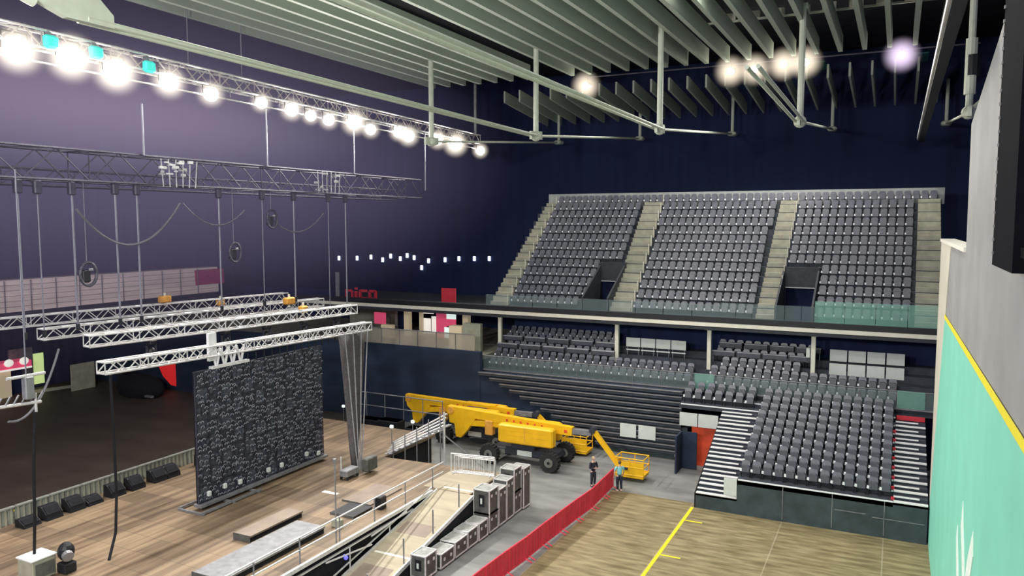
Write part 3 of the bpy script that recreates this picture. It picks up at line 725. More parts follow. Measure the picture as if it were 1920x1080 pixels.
# ---------------------------------------------------------------- hoists
def hoist(x, y, ztop, zbot, i, motor=True, r=.035, m=None, label='', name='chain_hoist', grp='chain hoists'):
    o = thing(name, (x, y, zbot), label, 'hoist', grp)
    MB().bar((x, y, zbot), (x, y, ztop), r, 5).build('chain', m or M['wire'], o)
    if motor:
        MB().cbox((x, y, ztop-.35), (.26, .34, .62), .05).build('motor', M['dimsteel'], o)
        MB().bar((x, y, zbot), (x, y, zbot+.3), .09, 8).build('hook', M['black'], o)
    return o
for i, (x, y, zt, zb) in enumerate([(-34, 20.65, 16.9, 9.9), (-34, 21.5, 16.9, 9.9), (-34, 23.1, 16.9, 10), (-34, 25.3, 17, 10), (-34, 26.5, 17, 10), (-34, 31.7, 17, 10), (-34, 35.0, 17, 10), (-34, 37.7, 17, 10), (-34, 41.0, 17, 8.9), (-34, 42.8, 17, 9.0)]):
    hoist(x, y, zt, zb, i, True, .05 if i not in (0, 1, 6, 8) else .028, None, f'hoist chain hanging from the big grid truss, {ORD[i]} from the left')
for i, (y, zt, zb) in enumerate([(52.7, 27.8, 22.6), (59.7, 28.8, 22.6), (26.6, 20.8, 18.3), (35, 22.2, 18.3), (43.2, 21.4, 18.3), (52.1, 22.0, 17.5)]):
    big = i < 2
    hoist(-33.5 if i > 1 else -33.2, y, zt, zb, i, False, .16 if big else .05, M['greysteel'] if big else M['wire'], ['thick grey drop pole above the lamp truss, left one', 'thick grey drop pole above the lamp truss, right one', 'thin hanger between lamp truss and grid truss, first from left', 'thin hanger between lamp truss and grid truss, second from left', 'thin hanger between lamp truss and grid truss, third from left', 'thin hanger at the right end of the grid truss'][i], 'drop_pole' if big else 'hanger_rod', 'drop poles' if big else 'hanger rods')
for i, y in enumerate([19.5, 29.5, 33.2]):
    hoist(-33.5, y, 28.9, 23.1, i, False, .03, M['wire'], f'thin wire from the roof down to the lamp truss, {ORD[i]} from the left', 'hanger_wire', 'roof wires')
for i, (x, y) in enumerate([(-28.3, 22), (-28.3, 27.3), (-28.3, 36.6)]):
    pass
# bright fixture clusters within the grid truss
for i, (y, z, n) in enumerate([(28.6, 17.5, 16), (40.4, 17.6, 11)]):
    o = thing('fixture_cluster', (-33.4, y, z-.6), ['glinting silver cluster of fittings in the big grid truss, left one', 'glinting silver cluster of fittings in the big grid truss, right one'][i], 'fittings', 'glinting fittings in the grid truss')
    mb = MB()
    for k in range(n): mb.cbox((-33.4+random.uniform(-.3, .3), y+random.uniform(-1.1, 1.1), z+random.uniform(-.6, .7)), (.12, random.uniform(.12, .45), random.uniform(.06, .18)))
    mb.build('fittings', M['steel'], o)
    mb = MB()
    for k in range(6): mb.bar((-33.4, y-1+k*.4, z-.7), (-33.4, y-1.1+k*.45, z+.7), .03, 5)
    mb.build('brackets', M['greysteel'], o)
# sagging cable between hoists
def sag(p, q, s, n=14):
    p = Vector(p); q = Vector(q)
    return [p.lerp(q, k/n)-Vector((0, 0, s*4*(k/n)*(1-k/n))) for k in range(n+1)]
single('hanging_cable', MB().tube(sag((-33.9, 23.2, 15.6), (-33.9, 29.0, 16.0), 1.9), .06), M['cable'], 'dark cable sagging in a loop below the grid truss, left one', 'cable')
single('hanging_cable', MB().tube(sag((-33.9, 29.2, 16.0), (-33.9, 33.5, 15.7), 1.0), .04), M['cable'], 'faint dark cable sagging below the grid truss, middle one', 'cable')
single('hanging_cable', MB().tube(sag((-33.9, 35.2, 15.6), (-33.9, 40.4, 15.6), 1.2), .04), M['cable'], 'faint dark cable sagging below the grid truss, right one', 'cable')
for i, (x, y, z) in enumerate([(-33.9, 32.6, 13.3), (-33.9, 23.6, 12.6), (-33.9, 35.6, 15.2)]):
    o = thing('hanging_fixture', (x, y, z-.8), ['dark round coil of fittings hanging right of the pale tribune', 'small dark fitting hanging above the left end of the pale tribune', 'small dark fitting hanging just below the grid truss'][i], 'fittings', 'dark fittings hanging on wires')
    mb = MB(); mb.tube([(x+.1, y+.42*math.cos(a*PI/8), z+.55*math.sin(a*PI/8)) for a in range(17)], .07, 6); mb.build('coil', M['dimsteel'], o)
    MB().cbox((x, y-.1, z-.1), (.3, .4, .6), .05).build('body', M['black'], o); MB().bar((x, y, z+.4), (x, y, 17), .02, 4).build('wire', M['wire'], o)
    MB().cbox((x+.15, y+.1, z+.2), (.1, .2, .12), .02).build('clip', M['greysteel'], o)
# moving heads on the low trusses
def moving_head(x, y, z, label):
    o = thing('moving_head', (x, y, z), label, 'lamp', 'moving head lamps on the low trusses')
    MB().cbox((x, y, z-.1), (.38, .38, .2), .03).build('base', M['black'], o)
    MB().box(x-.05, x+.05, y-.27, y-.21, z-.62, z-.15).box(x-.05, x+.05, y+.21, y+.27, z-.62, z-.15).box(x-.05, x+.05, y-.27, y+.27, z-.22, z-.16).build('yoke', M['dimsteel'], o)
    MB().ball((x, y, z-.6), .22, 10, 7, (1, .9, 1.25)).build('head', M['black'], o)
    MB().bar((x+.1, y, z-.8), (x+.16, y, z-.9), .14, 10).build('lens', M['greysteel'], o)
for i, (x, y) in enumerate([(-31.5, 25.0), (-30.9, 29), (-30.5, 31.5), (-30.1, 34), (-29.8, 36.5)]):
    moving_head(x, y, 9.45, f'dark moving head lamp under the second low truss, {ORD[i]} from the left')
for i, (x, y) in enumerate([(-40.8, 29), (-40.1, 33.5), (-39.5, 37.5)]):
    moving_head(x, y, 9.4, f'dark moving head lamp under the farthest low truss, {ORD[i]} from the left')
for i, (x, y, z) in enumerate([(-40.2, 33.0, 10.3), (-39.6, 36.8, 9.8), (-33.0, 36.0, 10.25), (-31.2, 35.2, 9.9)]):
    o = thing('hoist_motor', (x, y, z), ['amber hoist motor sitting on the farthest truss, left one', 'amber hoist motor in the farthest truss, right one', 'amber hoist motor above the middle truss', 'pale amber hoist motor in the middle truss'][i], 'hoist motor', 'amber hoist motors')
    MB().cbox((x, y, z), (.4, .75 if i % 2 == 0 else .5, .42), .06).build('body', M['orange'], o); MB().bar((x, y, z-.4), (x, y, z+.4), .07).build('chain_guide', M['lip'], o)

# ---------------------------------------------------------------- video wall seen from behind
V = thing('video_wall', (-28.3, 29, 2.0), 'tall black video wall seen from behind, hanging over the stage', 'video wall')
VX, y0, y1, z0, z1 = -28.3, 24.68, 33.3, 2.1, 8.22
NY, NZ = 12, 8
dy = (y1-y0)/NY; dz = (z1-z0)/NZ
MB().box(VX-.16, VX-.12, y0, y1, z0, z1).build('screen_face', M['black'], V)
for i in range(NY):
    for j in range(NZ):
        a = y0+i*dy; b = z0+j*dz; mb = MB()
        mb.box(VX-.11, VX-.04, a+.02, a+dy-.02, b+.02, b+dz-.02)
        for k in range(3):
            mb.cbox((VX+.0, a+dy*(.2+.3*k), b+dz*random.uniform(.25, .75)), (.12, .14, random.uniform(.1, .22)))
        mb.bar((VX+.03, a+.1, b+dz*.8), (VX+.03, a+dy-.1, b+dz*random.uniform(.3, .8)), .018, 5)
        mb.build('led_module', M['led'] if (i+j) % 2 else M['ledmod'], V)
gm = MB()
for i in range(NY+1): gm.box(VX-.03, VX+.03, y0+i*dy-.02, y0+i*dy+.02, z0, z1)
for j in range(NZ+1): gm.box(VX-.03, VX+.03, y0, y1, z0+j*dz-.015, z0+j*dz+.015)
gm.build('frame_grid', M['dimsteel'], V)
tg = MB()
for i in range(NY*3):
    for j in range(NZ*3):
        if random.random() < .85:
            yy = y0+(i+.5)*dy/3+random.uniform(-.09, .09); zz = z0+(j+.4)*dz/3+random.uniform(-.10, .10); rr = random.uniform(.06, .10)
            tg.tube([(VX+.07, yy+rr*math.cos(a), zz+rr*math.sin(a)) for a in (0, .8, 1.57, 2.35, 3.14)], .014, 4)
tg.build('cable_loops', mat('loop_grey', (.34, .35, .42), .5), V)['kind'] = 'stuff'
wb = MB()
for i in (0, 1, 2, 4, 5, 7, 8): wb.cbox((VX+.1, y0+.5+i*.95, z0+.28+random.uniform(-.08, .2)), (.16, .2, .24), .03)
tag(wb.build('power_connectors', M['white'], V), 'pale connectors along the bottom')
MB().box(VX-.25, VX+.25, y0-.1, y1+.1, z0-.14, z0-.02).build('bottom_rail', M['greysteel'], V)
ft = MB()
for yy in (y0-.4, y0+1.4, y0+3.0): ft.box(VX-.9, VX+.75, yy-.05, yy+.05, 1.8, 1.9)
ft.box(VX+.6, VX+.7, y0-.4, y0+3.2, 1.85, 1.95); ft.box(VX-.9, VX-.8, y0-.4, y0+3.2, 1.85, 1.95)
ft.build('base_frame', M['greysteel'], V)
bk = MB()
for k in range(4): bk.bar((VX, 25.7+k*.5, 9.1), (VX, 25.95+k*.5, 8.25), .06, 6); bk.bar((VX, 25.95+k*.5, 8.25), (VX, 26.2+k*.5, 9.1), .06, 6)
bk.box(VX-.12, VX+.12, 25.6, 27.9, 8.22, 8.34)
bk.box(VX-.1, VX+.05, 25.5, 25.95, 8.6, 9.9)
tag(bk.build('hanging_bracket', M['edge'], V), 'white zigzag bracket')
dr = MB()
for i in range(18): dr.bar((VX, 27.9+i*.55, 8.6), (VX, 27.9+i*.55, 8.22), .04, 5)
dr.build('drop_links', M['black'], V)

# cable drape hanging from the end of the truss to the stage
D = thing('cable_drape', (-25.0, 32, 1.8), 'grey gauzy cable drape tapering from the truss end to the stage', 'drape')
def loft(rings):
    mb = MB(); n = len(rings[0]); vs = [v for r in rings for v in r]
    fs = [(k*n+i, k*n+(i+1) % n, (k+1)*n+(i+1) % n, (k+1)*n+i) for k in range(len(rings)-1) for i in range(n)]
    return mb.raw(vs, fs+[tuple(range(n)), tuple(reversed(range(len(vs)-n, len(vs))))])
rings = []
for t in (0, .15, .35, .55, .75, .88, 1):
    c = Vector((-28.3, 36.1, 8.65)).lerp(Vector((-25.1, 32.0, 2.1)), t**1.15); hw = 1.25*(1-t)**.8+.14
    rings.append([(c.x+.12*math.cos(2*PI*i/16)*(1+.5*math.cos(5*i)), c.y+hw*math.sin(2*PI*i/16)*(1+.1*math.cos(7*i)), c.z) for i in range(16)])
loft(rings).build('gauze', M['gauze'], D, True)
fl = MB()
for k in (-.9, -.3, .3, .8): fl.tube([(r[0][0]+.14, (sum(p[1] for p in r)/16)+k*(max(p[1] for p in r)-sum(p[1] for p in r)/16), r[0][2]) for r in rings], .035, 5)
fl.build('cable_fold', M['greysteel'], D)
W = thing('cable_trolley', (-25.0, 31.9, 1.8), 'small grey wheeled trolley at the foot of the cable drape', 'trolley')
MB().cbox((-25.0, 31.4, 2.15), (.5, 1.0, .35), .04).build('body', M['greysteel'], W)
MB().cbox((-24.6, 32.6, 2.3), (.4, .9, .7), .05).build('case', M['case'], W)
MB().bar((-25.2, 31.0, 2.3), (-25.2, 31.0, 3.0), .04).build('handle', M['steel'], W)
for dx, dy_ in ((-.2, -.4), (.2, -.4), (-.2, .4), (.2, .4)): MB().bar((-25+dx-.03, 31.4+dy_, 1.9), (-25+dx+.03, 31.4+dy_, 1.9), .09, 10).build('wheel', M['rubber'], W)

# ---------------------------------------------------------------- stage
G = thing('stage', (-27, 24, 0), 'large plywood floored stage raised above the arena floor', 'stage')
MB().poly([(-34.5, 6, 1.8), (-20.15, 6, 1.8), (-20.15, 32, 1.8), (-18.2, 32, 1.8), (-18.2, 35.6, 1.8), (-25.5, 35.2, 1.8), (-25.5, 40.5, 1.8), (-34.5, 40.5, 1.8)], (0, 0, -.16)).build('deck', M['stagewood'], G)
MB().box(-34.4, -20.3, 6, 32, 0, 1.6).build('skirt', M['blackfab'], G)
MB().box(-34.4, -25.7, 32, 40.4, 0, 1.6).build('skirt', M['blackfab'], G); MB().box(-25.6, -18.3, 32.2, 35.1, 0, 1.6).build('skirt', M['blackfab'], G)
eg = MB().box(-20.2, -20.08, 6, 31.7, 1.68, 1.84); tag(eg.build('edge_profile', M['steel'], G), 'bright aluminium edge')
MB().box(-20.2, -20.1, 6, 30, 1.42, 1.47).build('edge_profile', M['steel'], G)
R = thing('stage_guard_rail', (-20.3, 24, 1.8), 'silver guard rail along the right edge of the stage', 'rail')
for z in (2.85, 2.35): MB().bar((-20.3, 6, z), (-20.3, 33, z), .035).build('rail', M['steel'], R)
for i in range(11): MB().bar((-20.3, 8+i*2.4, 1.8), (-20.3, 8+i*2.4, 2.85), .03).build('post', M['greysteel'], R)
# low grey platforms and things lying on the stage
def platform(x0, x1, ya, yb, z0, h, label, m=M['deck'], top=None):
    o = thing('low_platform', ((x0+x1)/2, (ya+yb)/2, z0), label, 'platform')
    MB().box(x0, x1, ya, yb, z0+h-.07, z0+h).build('top', top or m, o)
    MB().box(x0+.04, x1-.04, ya+.04, yb-.04, z0, z0+h-.07).build('base', M['blackfab'], o)
    MB().box(x0-.02, x1+.02, ya-.03, ya, z0, z0+h+.02).build('end_board', M['case'], o)
    return o
platform(-24.4, -23.5, 23.0, 26.2, 1.8, .28, 'low brown topped platform alone on the middle of the stage', top=M['ply2'])
platform(-22.95, -21.4, 19.6, 25.2, 1.8, .30, 'grey topped platform at the near right edge of the stage', top=M['greysteel'])
platform(-23.2, -21.6, 28.6, 31.2, 1.8, .06, 'thin dark board lying near the foot of the cable drape', top=M['ply2'])
platform(-22.6, -21.3, 27.0, 28.4, 1.8, .10, 'black board with speaker beside the stage guard rail', top=M['black'])
single('small_speaker', MB().cbox((-21.0, 28.6, 2.1), (.4, .45, .6), .04), M['black'], 'small black speaker standing by the stage guard rail', 'speaker')
single('small_box', MB().cbox((-21.4, 26.0, 1.97), (.45, .3, .34), .03), M['step'], 'small pale box by the stage guard rail', 'box')
single('stage_mark', MB().box(-24.9, -24.0, 29.1, 29.35, 1.801, 1.806), M['tape'] if False else M['whitepaint'], 'pale strip lying on the stage boards', 'mark')
# ramp
P = thing('ramp', (-19, 27, 0), 'long plywood ramp running down from the stage beside the flight cases', 'ramp')
def rz(y): return max(0.02, 1.8-(32-y)*.2)
xs0, xs1 = -20.02, -18.0
MB().poly([(xs0, 32, 1.8), (xs1, 32, 1.8), (xs1, 23.1, .02), (xs0, 23.1, .02)], (0, 0, -.02)).build('deck', M['ply'], P)
for (ya, yb) in ((24.3, 25.8), (28.2, 29.1)):
    MB().poly([(xs0+.15, yb, rz(yb)+.006), (xs1-.3, yb, rz(yb)+.006), (xs1-.3, ya, rz(ya)+.006), (xs0+.15, ya, rz(ya)+.006)], (0, 0, -.004)).build('worn_board', M['ply2'], P)
for y in (24.2, 26.6): MB().poly([(xs0+.1, y, rz(y)+.008), (xs1-.05, y, rz(y)+.008), (xs1-.05, y+.12, rz(y+.12)+.008), (xs0+.1, y+.12, rz(y+.12)+.008)], (0, 0, -.005)).build('white_batten', M['whitepaint'], P)
MB().poly([(xs0+.1, 32.35, 1.812), (xs1-.1, 32.35, 1.812), (xs1-.1, 32.5, 1.812), (xs0+.1, 32.5, 1.812)], (0, 0, -.008)).build('white_batten', M['whitepaint'], P)
MB().poly([(-20.9, 32.1, 1.806), (-18.3, 32.1, 1.806), (-18.3, 35.4, 1.806), (-20.9, 35.0, 1.806)], (0, 0, -.004)).build('top_landing', M['ply'], P)
for x in (xs0-.03, xs1+.03):
    MB().beam((x, 32, 1.74), (x, 23, -.02+.1), .06, .18).build('side_beam', M['steel'], P)
for x in (xs0-.03,):
    MB().beam((x, 31.5, 2.05), (x, 23, .45), .05, .05).build('kick_rail', M['steel'], P)
MB().poly([(xs0, 32, 0.02), (xs0, 32, 1.7), (xs0, 24, .12), (xs0, 24, .02)], (.04, 0, 0)).build('side_cladding', M['blackfab'], P)
MB().poly([(xs1, 32, 0.02), (xs1, 32, 1.7), (xs1, 24, .12), (xs1, 24, .02)], (-.04, 0, 0)).build('side_cladding', M['blackfab'], P)
for y in (23.8, 26.3, 28.6, 30.9): MB().bar((xs1-.15, y, rz(y)), (xs1-.15, y, rz(y)+1.1), .035).build('post', M['greysteel'], P)
tr = MB()
for ya, yb in ((23.6, 26.6), (26.6, 29.3)): tr.bar((-20.03, ya, 1.4), (-20.03, yb, rz(yb)+.3), .04); tr.bar((-20.03, (ya+yb)/2, .5), (-20.03, (ya+yb)/2, 1.5), .03)
tr.build('side_brace', M['steel'], P)
single('blue_lamp', MB().ball((-20.0, 24.8, 1.15), .09, 8, 6).bar((-20.0, 24.8, 1.15), (-20.12, 24.8, 1.25), .05, 6), M['bluelamp'], 'tiny blue lamp glowing under the stage edge', 'lamp')
single('thin_stand', MB().bar((-20.32, 24.6, 1.8), (-20.32, 24.6, 5.2), .03).bar((-20.32, 24.6, 5.2), (-20.32, 24.6, 5.35), .07), M['greysteel'], 'thin upright pole rising from the stage edge', 'pole')

# ---------------------------------------------------------------- flight cases along the ramp
def flight_case(cx, cy, z, sx, sy, sz, label, lid=True):
    o = thing('flight_case', (cx, cy, z), label, 'flight case', 'flight cases along the ramp')
    b = .11 if z < .05 else 0
    MB().cbox((cx, cy, z+b+(sz-b)/2), (sx-.04, sy-.04, sz-b-.04), .02).build('body', M['case'], o)
    MB().box(cx-sx/2+.02, cx+sx/2-.02, cy-sy/2+.02, cy+sy/2-.02, z+sz-.05, z+sz-.005).build('lid', M['casetop'], o)
    e = MB(); r = .026
    X = (cx-sx/2, cx+sx/2); Y = (cy-sy/2, cy+sy/2); Z = (z+b, z+sz)
    for x in X:
        for y in Y: e.beam((x, y, Z[0]), (x, y, Z[1]), .05, .05)
        for zz in Z: e.beam((x, Y[0], zz), (x, Y[1], zz), .05, .05)
    for y in Y:
        for zz in Z: e.beam((X[0], y, zz), (X[1], y, zz), .05, .05)
    e.build('edge_trim', M['steel'], o)
    d = MB().box(cx-.14, cx+.14, cy-sy/2-.03, cy-sy/2, z+b+(sz-b)*.3, z+b+(sz-b)*.8); d.build('dish', M['black'], o)
    MB().box(cx-.05, cx+.05, cy-sy/2-.045, cy-sy/2-.02, z+b+(sz-b)*.42, z+b+(sz-b)*.66).build('label_card', M['white'], o)
    l = MB()
    for k in (-.25, .25): l.box(cx+sx/2, cx+sx/2+.03, cy+k*sy-.06, cy+k*sy+.06, z+sz-.35, z+sz-.22)
    l.build('latch', M['steel'], o)
    if b:
        for dx in (-1, 1):
            for dyy in (-1, 1): MB().bar((cx+dx*(sx/2-.1)-.03, cy+dyy*(sy/2-.1), z+.055), (cx+dx*(sx/2-.1)+.03, cy+dyy*(sy/2-.1), z+.055), .055, 8).build('castor', M['rubber'], o)
    return o
cs = [(-17.55, 26.9, 0, .72, .85, 1.05, 'grey flight case nearest the camera with a square dish on its end'),
      (-17.5, 28.15, 0, .75, 1.1, .72, 'low flight case second along the ramp'),
      (-17.5, 29.35, 0, .75, 1.1, .80, 'low flight case third along the ramp'),
      (-17.5, 30.4, 0, .75, .9, .86, 'flight case fourth along the ramp, pale lid'),
      (-17.45, 31.35, 0, .75, .85, .9, 'flight case fifth along the ramp under the tall one'),
      (-17.5, 32.4, 0, .85, .9, 1.0, 'lower flight case carrying the cased dish end case'),
      (-17.5, 32.4, 1.0, .85, .9, 1.15, 'upper flight case with a black dish and white card on its end'),
      (-17.45, 33.35, 0, .75, .8, 1.9, 'tall narrow flight case behind the stacked pair'),
      (-17.45, 34.2, 0, .75, .75, 2.1, 'tall narrow flight case, second behind the stacked pair'),
      (-17.5, 35.1, 0, .8, .8, 1.2, 'lower flight case at the far end of the row'),
      (-17.5, 35.1, 1.2, .8, .8, 1.2, 'upper flight case at the far end of the row'),
      (-17.4, 36.0, 0, .8, .8, 2.2, 'farthest tall flight case near the lift wheel')]
for c in cs: flight_case(*c)

# ---------------------------------------------------------------- stage front wedges and barrier
def wedge(x, y, label, low=False):
    o = thing('monitor_wedge', (x, y, 1.8), label, 'monitor speaker', 'monitor speakers along the stage front')
    h = .58 if not low else .34
    a = y-.38; b = y+.38
    MB().poly([(x-.32, a, 1.8), (x+.35, a, 1.8), (x+.30, a, 1.8+h*.45), (x-.05, a, 1.8+h), (x-.30, a, 1.8+h)], (0, b-a, 0)).build('cabinet', M['black'], o)
    MB().poly([(x+.31, a+.05, 1.8+h*.46), (x-.02, a+.05, 1.8+h-.01), (x-.02, b-.05, 1.8+h-.01), (x+.31, b-.05, 1.8+h*.46)], (.02, 0, .02)).build('grille', M['blackfab'], o)
    return o
for i, (y, low) in enumerate([(20.1, True), (21.1, False), (22.2, False), (23.1, True), (24.3, False), (25.4, False), (26.7, False), (27.5, False), (29.7, False)]):
    wedge(-33.6, y, f'black monitor speaker at the stage front edge, {ORD[i]} from the left', low)
M['barrier'] = mat('pale_barrier', (.30, .31, .28), .6, var=.2)
for i in range(14):
    ya = 12.3+i*1.55
    o = thing('stage_barrier', (-34.4, ya+.7, 1.8), f'pale ribbed low barrier section along the stage front, {ORD[i]} from the left', 'barrier', 'ribbed barrier along the stage front')
    MB().box(-34.46, -34.40, ya, ya+1.48, 1.8, 2.52).build('panel', M['barrier'], o)
    for k in range(6): MB().box(-34.40, -34.33, ya+.06+k*.25, ya+.14+k*.25, 1.8, 2.52).build('rib', M['step'], o)
    MB().box(-34.48, -34.30, ya, ya+1.5, 2.52, 2.58).build('top_rail', M['barrier'], o)

# ---------------------------------------------------------------- stuff behind the stage
def crowd_barrier(p, q, h, label, lean=0, m=None):
    p = Vector(p); q = Vector(q); m = m or M['steel']
    o = thing('crowd_barrier', (p+q)/2, label, 'barrier', 'silver crowd barriers on the ramp landing')
    up = Vector((0, lean, h)); d = (q-p)
    MB().tube([p, p+up, q+up, q, p], .035, 6).build('frame', m, o)
    b = MB()
    for k in range(1, 8): b.bar(p+d*k/8+up*.06, p+d*k/8+up*.97, .016, 4)
    b.build('bars', m, o)
    f = MB(); n = Vector((-d.y, d.x, 0)).normalized()*.32
    for c in (p+d*.08, p+d*.92): f.bar(c-n, c+n, .03, 5)
    f.build('foot', m, o)
for i in range(3): crowd_barrier((-20.75+i*.1, 34.55+i*.2, 1.83), (-18.35-i*.05, 34.9+i*.16, 1.83), 1.0-.14*i, f'silver crowd barrier at the back of the ramp landing, {ORD[i]} from the front')
sc = thing('scaffold_stair', (-24.0, 36.5, 0), 'tangled silver scaffold stair leaning up behind the stage', 'scaffold')
for k in range(5): MB().bar((-25.6, 35.4+.2*k, 1.9+.12*k), (-22.7, 37.0+.1*k, 3.3+.2*k), .05, 6).build('stringer', M['steel'], sc)
for k in range(5): MB().bar((-25.2+k*.58, 35.6+k*.33, .02), (-25.2+k*.58, 35.6+k*.33, 2.6+k*.42), .035, 6).build('upright', M['greysteel'], sc)
tb = MB()
for k in range(10): tb.box(-25.4+k*.27, -25.15+k*.27, 35.3+k*.16, 36.5+k*.16, 1.95+k*.15, 2.0+k*.15)
tb.build('tread', M['greysteel'], sc)
MB().bar((-22.6, 36.9, 0), (-22.6, 36.9, 4.3), .06, 6).build('upright', M['steel'], sc)
MB().bar((-22.6, 36.9, 3.0), (-20.6, 38.0, 1.0), .04, 6).build('brace', M['greysteel'], sc)
for i, (x, y, sx, sy, sz) in enumerate([(-27.8, 43.4, 1.6, .9, 1.7), (-29.6, 43.8, 1.4, .9, 1.4), (-32.0, 44.4, 1.6, 1.0, 1.2), (-26.9, 41.4, .9, .8, 1.0)]):
    pass
def black_case(x, y, z, sx, sy, sz, label):
    o = thing('black_case', (x, y, z), label, 'case', 'black cases behind the stage')
    MB().cbox((x, y, z+sz/2+.04), (sx, sy, sz-.08), .03).build('body', M['black'], o)
    MB().box(x-sx/2+.03, x+sx/2-.03, y-sy/2+.03, y+sy/2-.03, z+sz-.05, z+sz+.0).build('lid', M['case'], o)
    for a in (-1, 1):
        for b in (-1, 1): MB().bar((x+a*(sx/2-.1)-.03, y+b*(sy/2-.1), z+.06), (x+a*(sx/2-.1)+.03, y+b*(sy/2-.1), z+.06), .06, 8).build('castor', M['rubber'], o)
black_case(-29.8, 41.9, 0, 1.6, .9, 1.9, 'large black case standing behind the stage, left of the scaffold stair')
black_case(-27.6, 41.6, 0, 1.3, .9, 1.7, 'black case standing behind the stage, by the scaffold stair')
black_case(-31.9, 42.6, 0, 1.7, .9, 1.6, 'black case standing behind the stage, right of the video wall')
gr = thing('rear_guard_rail', (-30, 43.2, 0), 'thin grey guard rail behind the stage under the dark wall', 'rail')
for z in (3.2, 2.3): MB().bar((-34.5, 43.3, z), (-26.6, 43.3, z-.05), .04).build('rail', M['greysteel'], gr)
for i in range(6): MB().bar((-34.4+i*1.55, 43.3, .0), (-34.4+i*1.55, 43.3, 3.2), .03).build('post', M['greysteel'], gr)
for i, (x, y, z) in enumerate([(-26.0, 36.6, 3.15), (-25.2, 37.6, 3.3), (-33.2, 41.2, 2.6)]):
    o = thing('work_light_and_glint', (x, y, z-.3), ['small white work light on the left of the scaffold stair', 'small white work light above the scaffold stair', 'small greenish painted glint right of the video wall'][i], 'lamp')
    MB().cbox((x, y, z), (.22, .14, .18), .03).build('lens', M['coolwhite'], o)  # the third one is a painted glint, not a lamp
    MB().bar((x, y, 1.8 if i < 2 else 0), (x, y, z-.05), .025).build('stem', M['greysteel'], o)

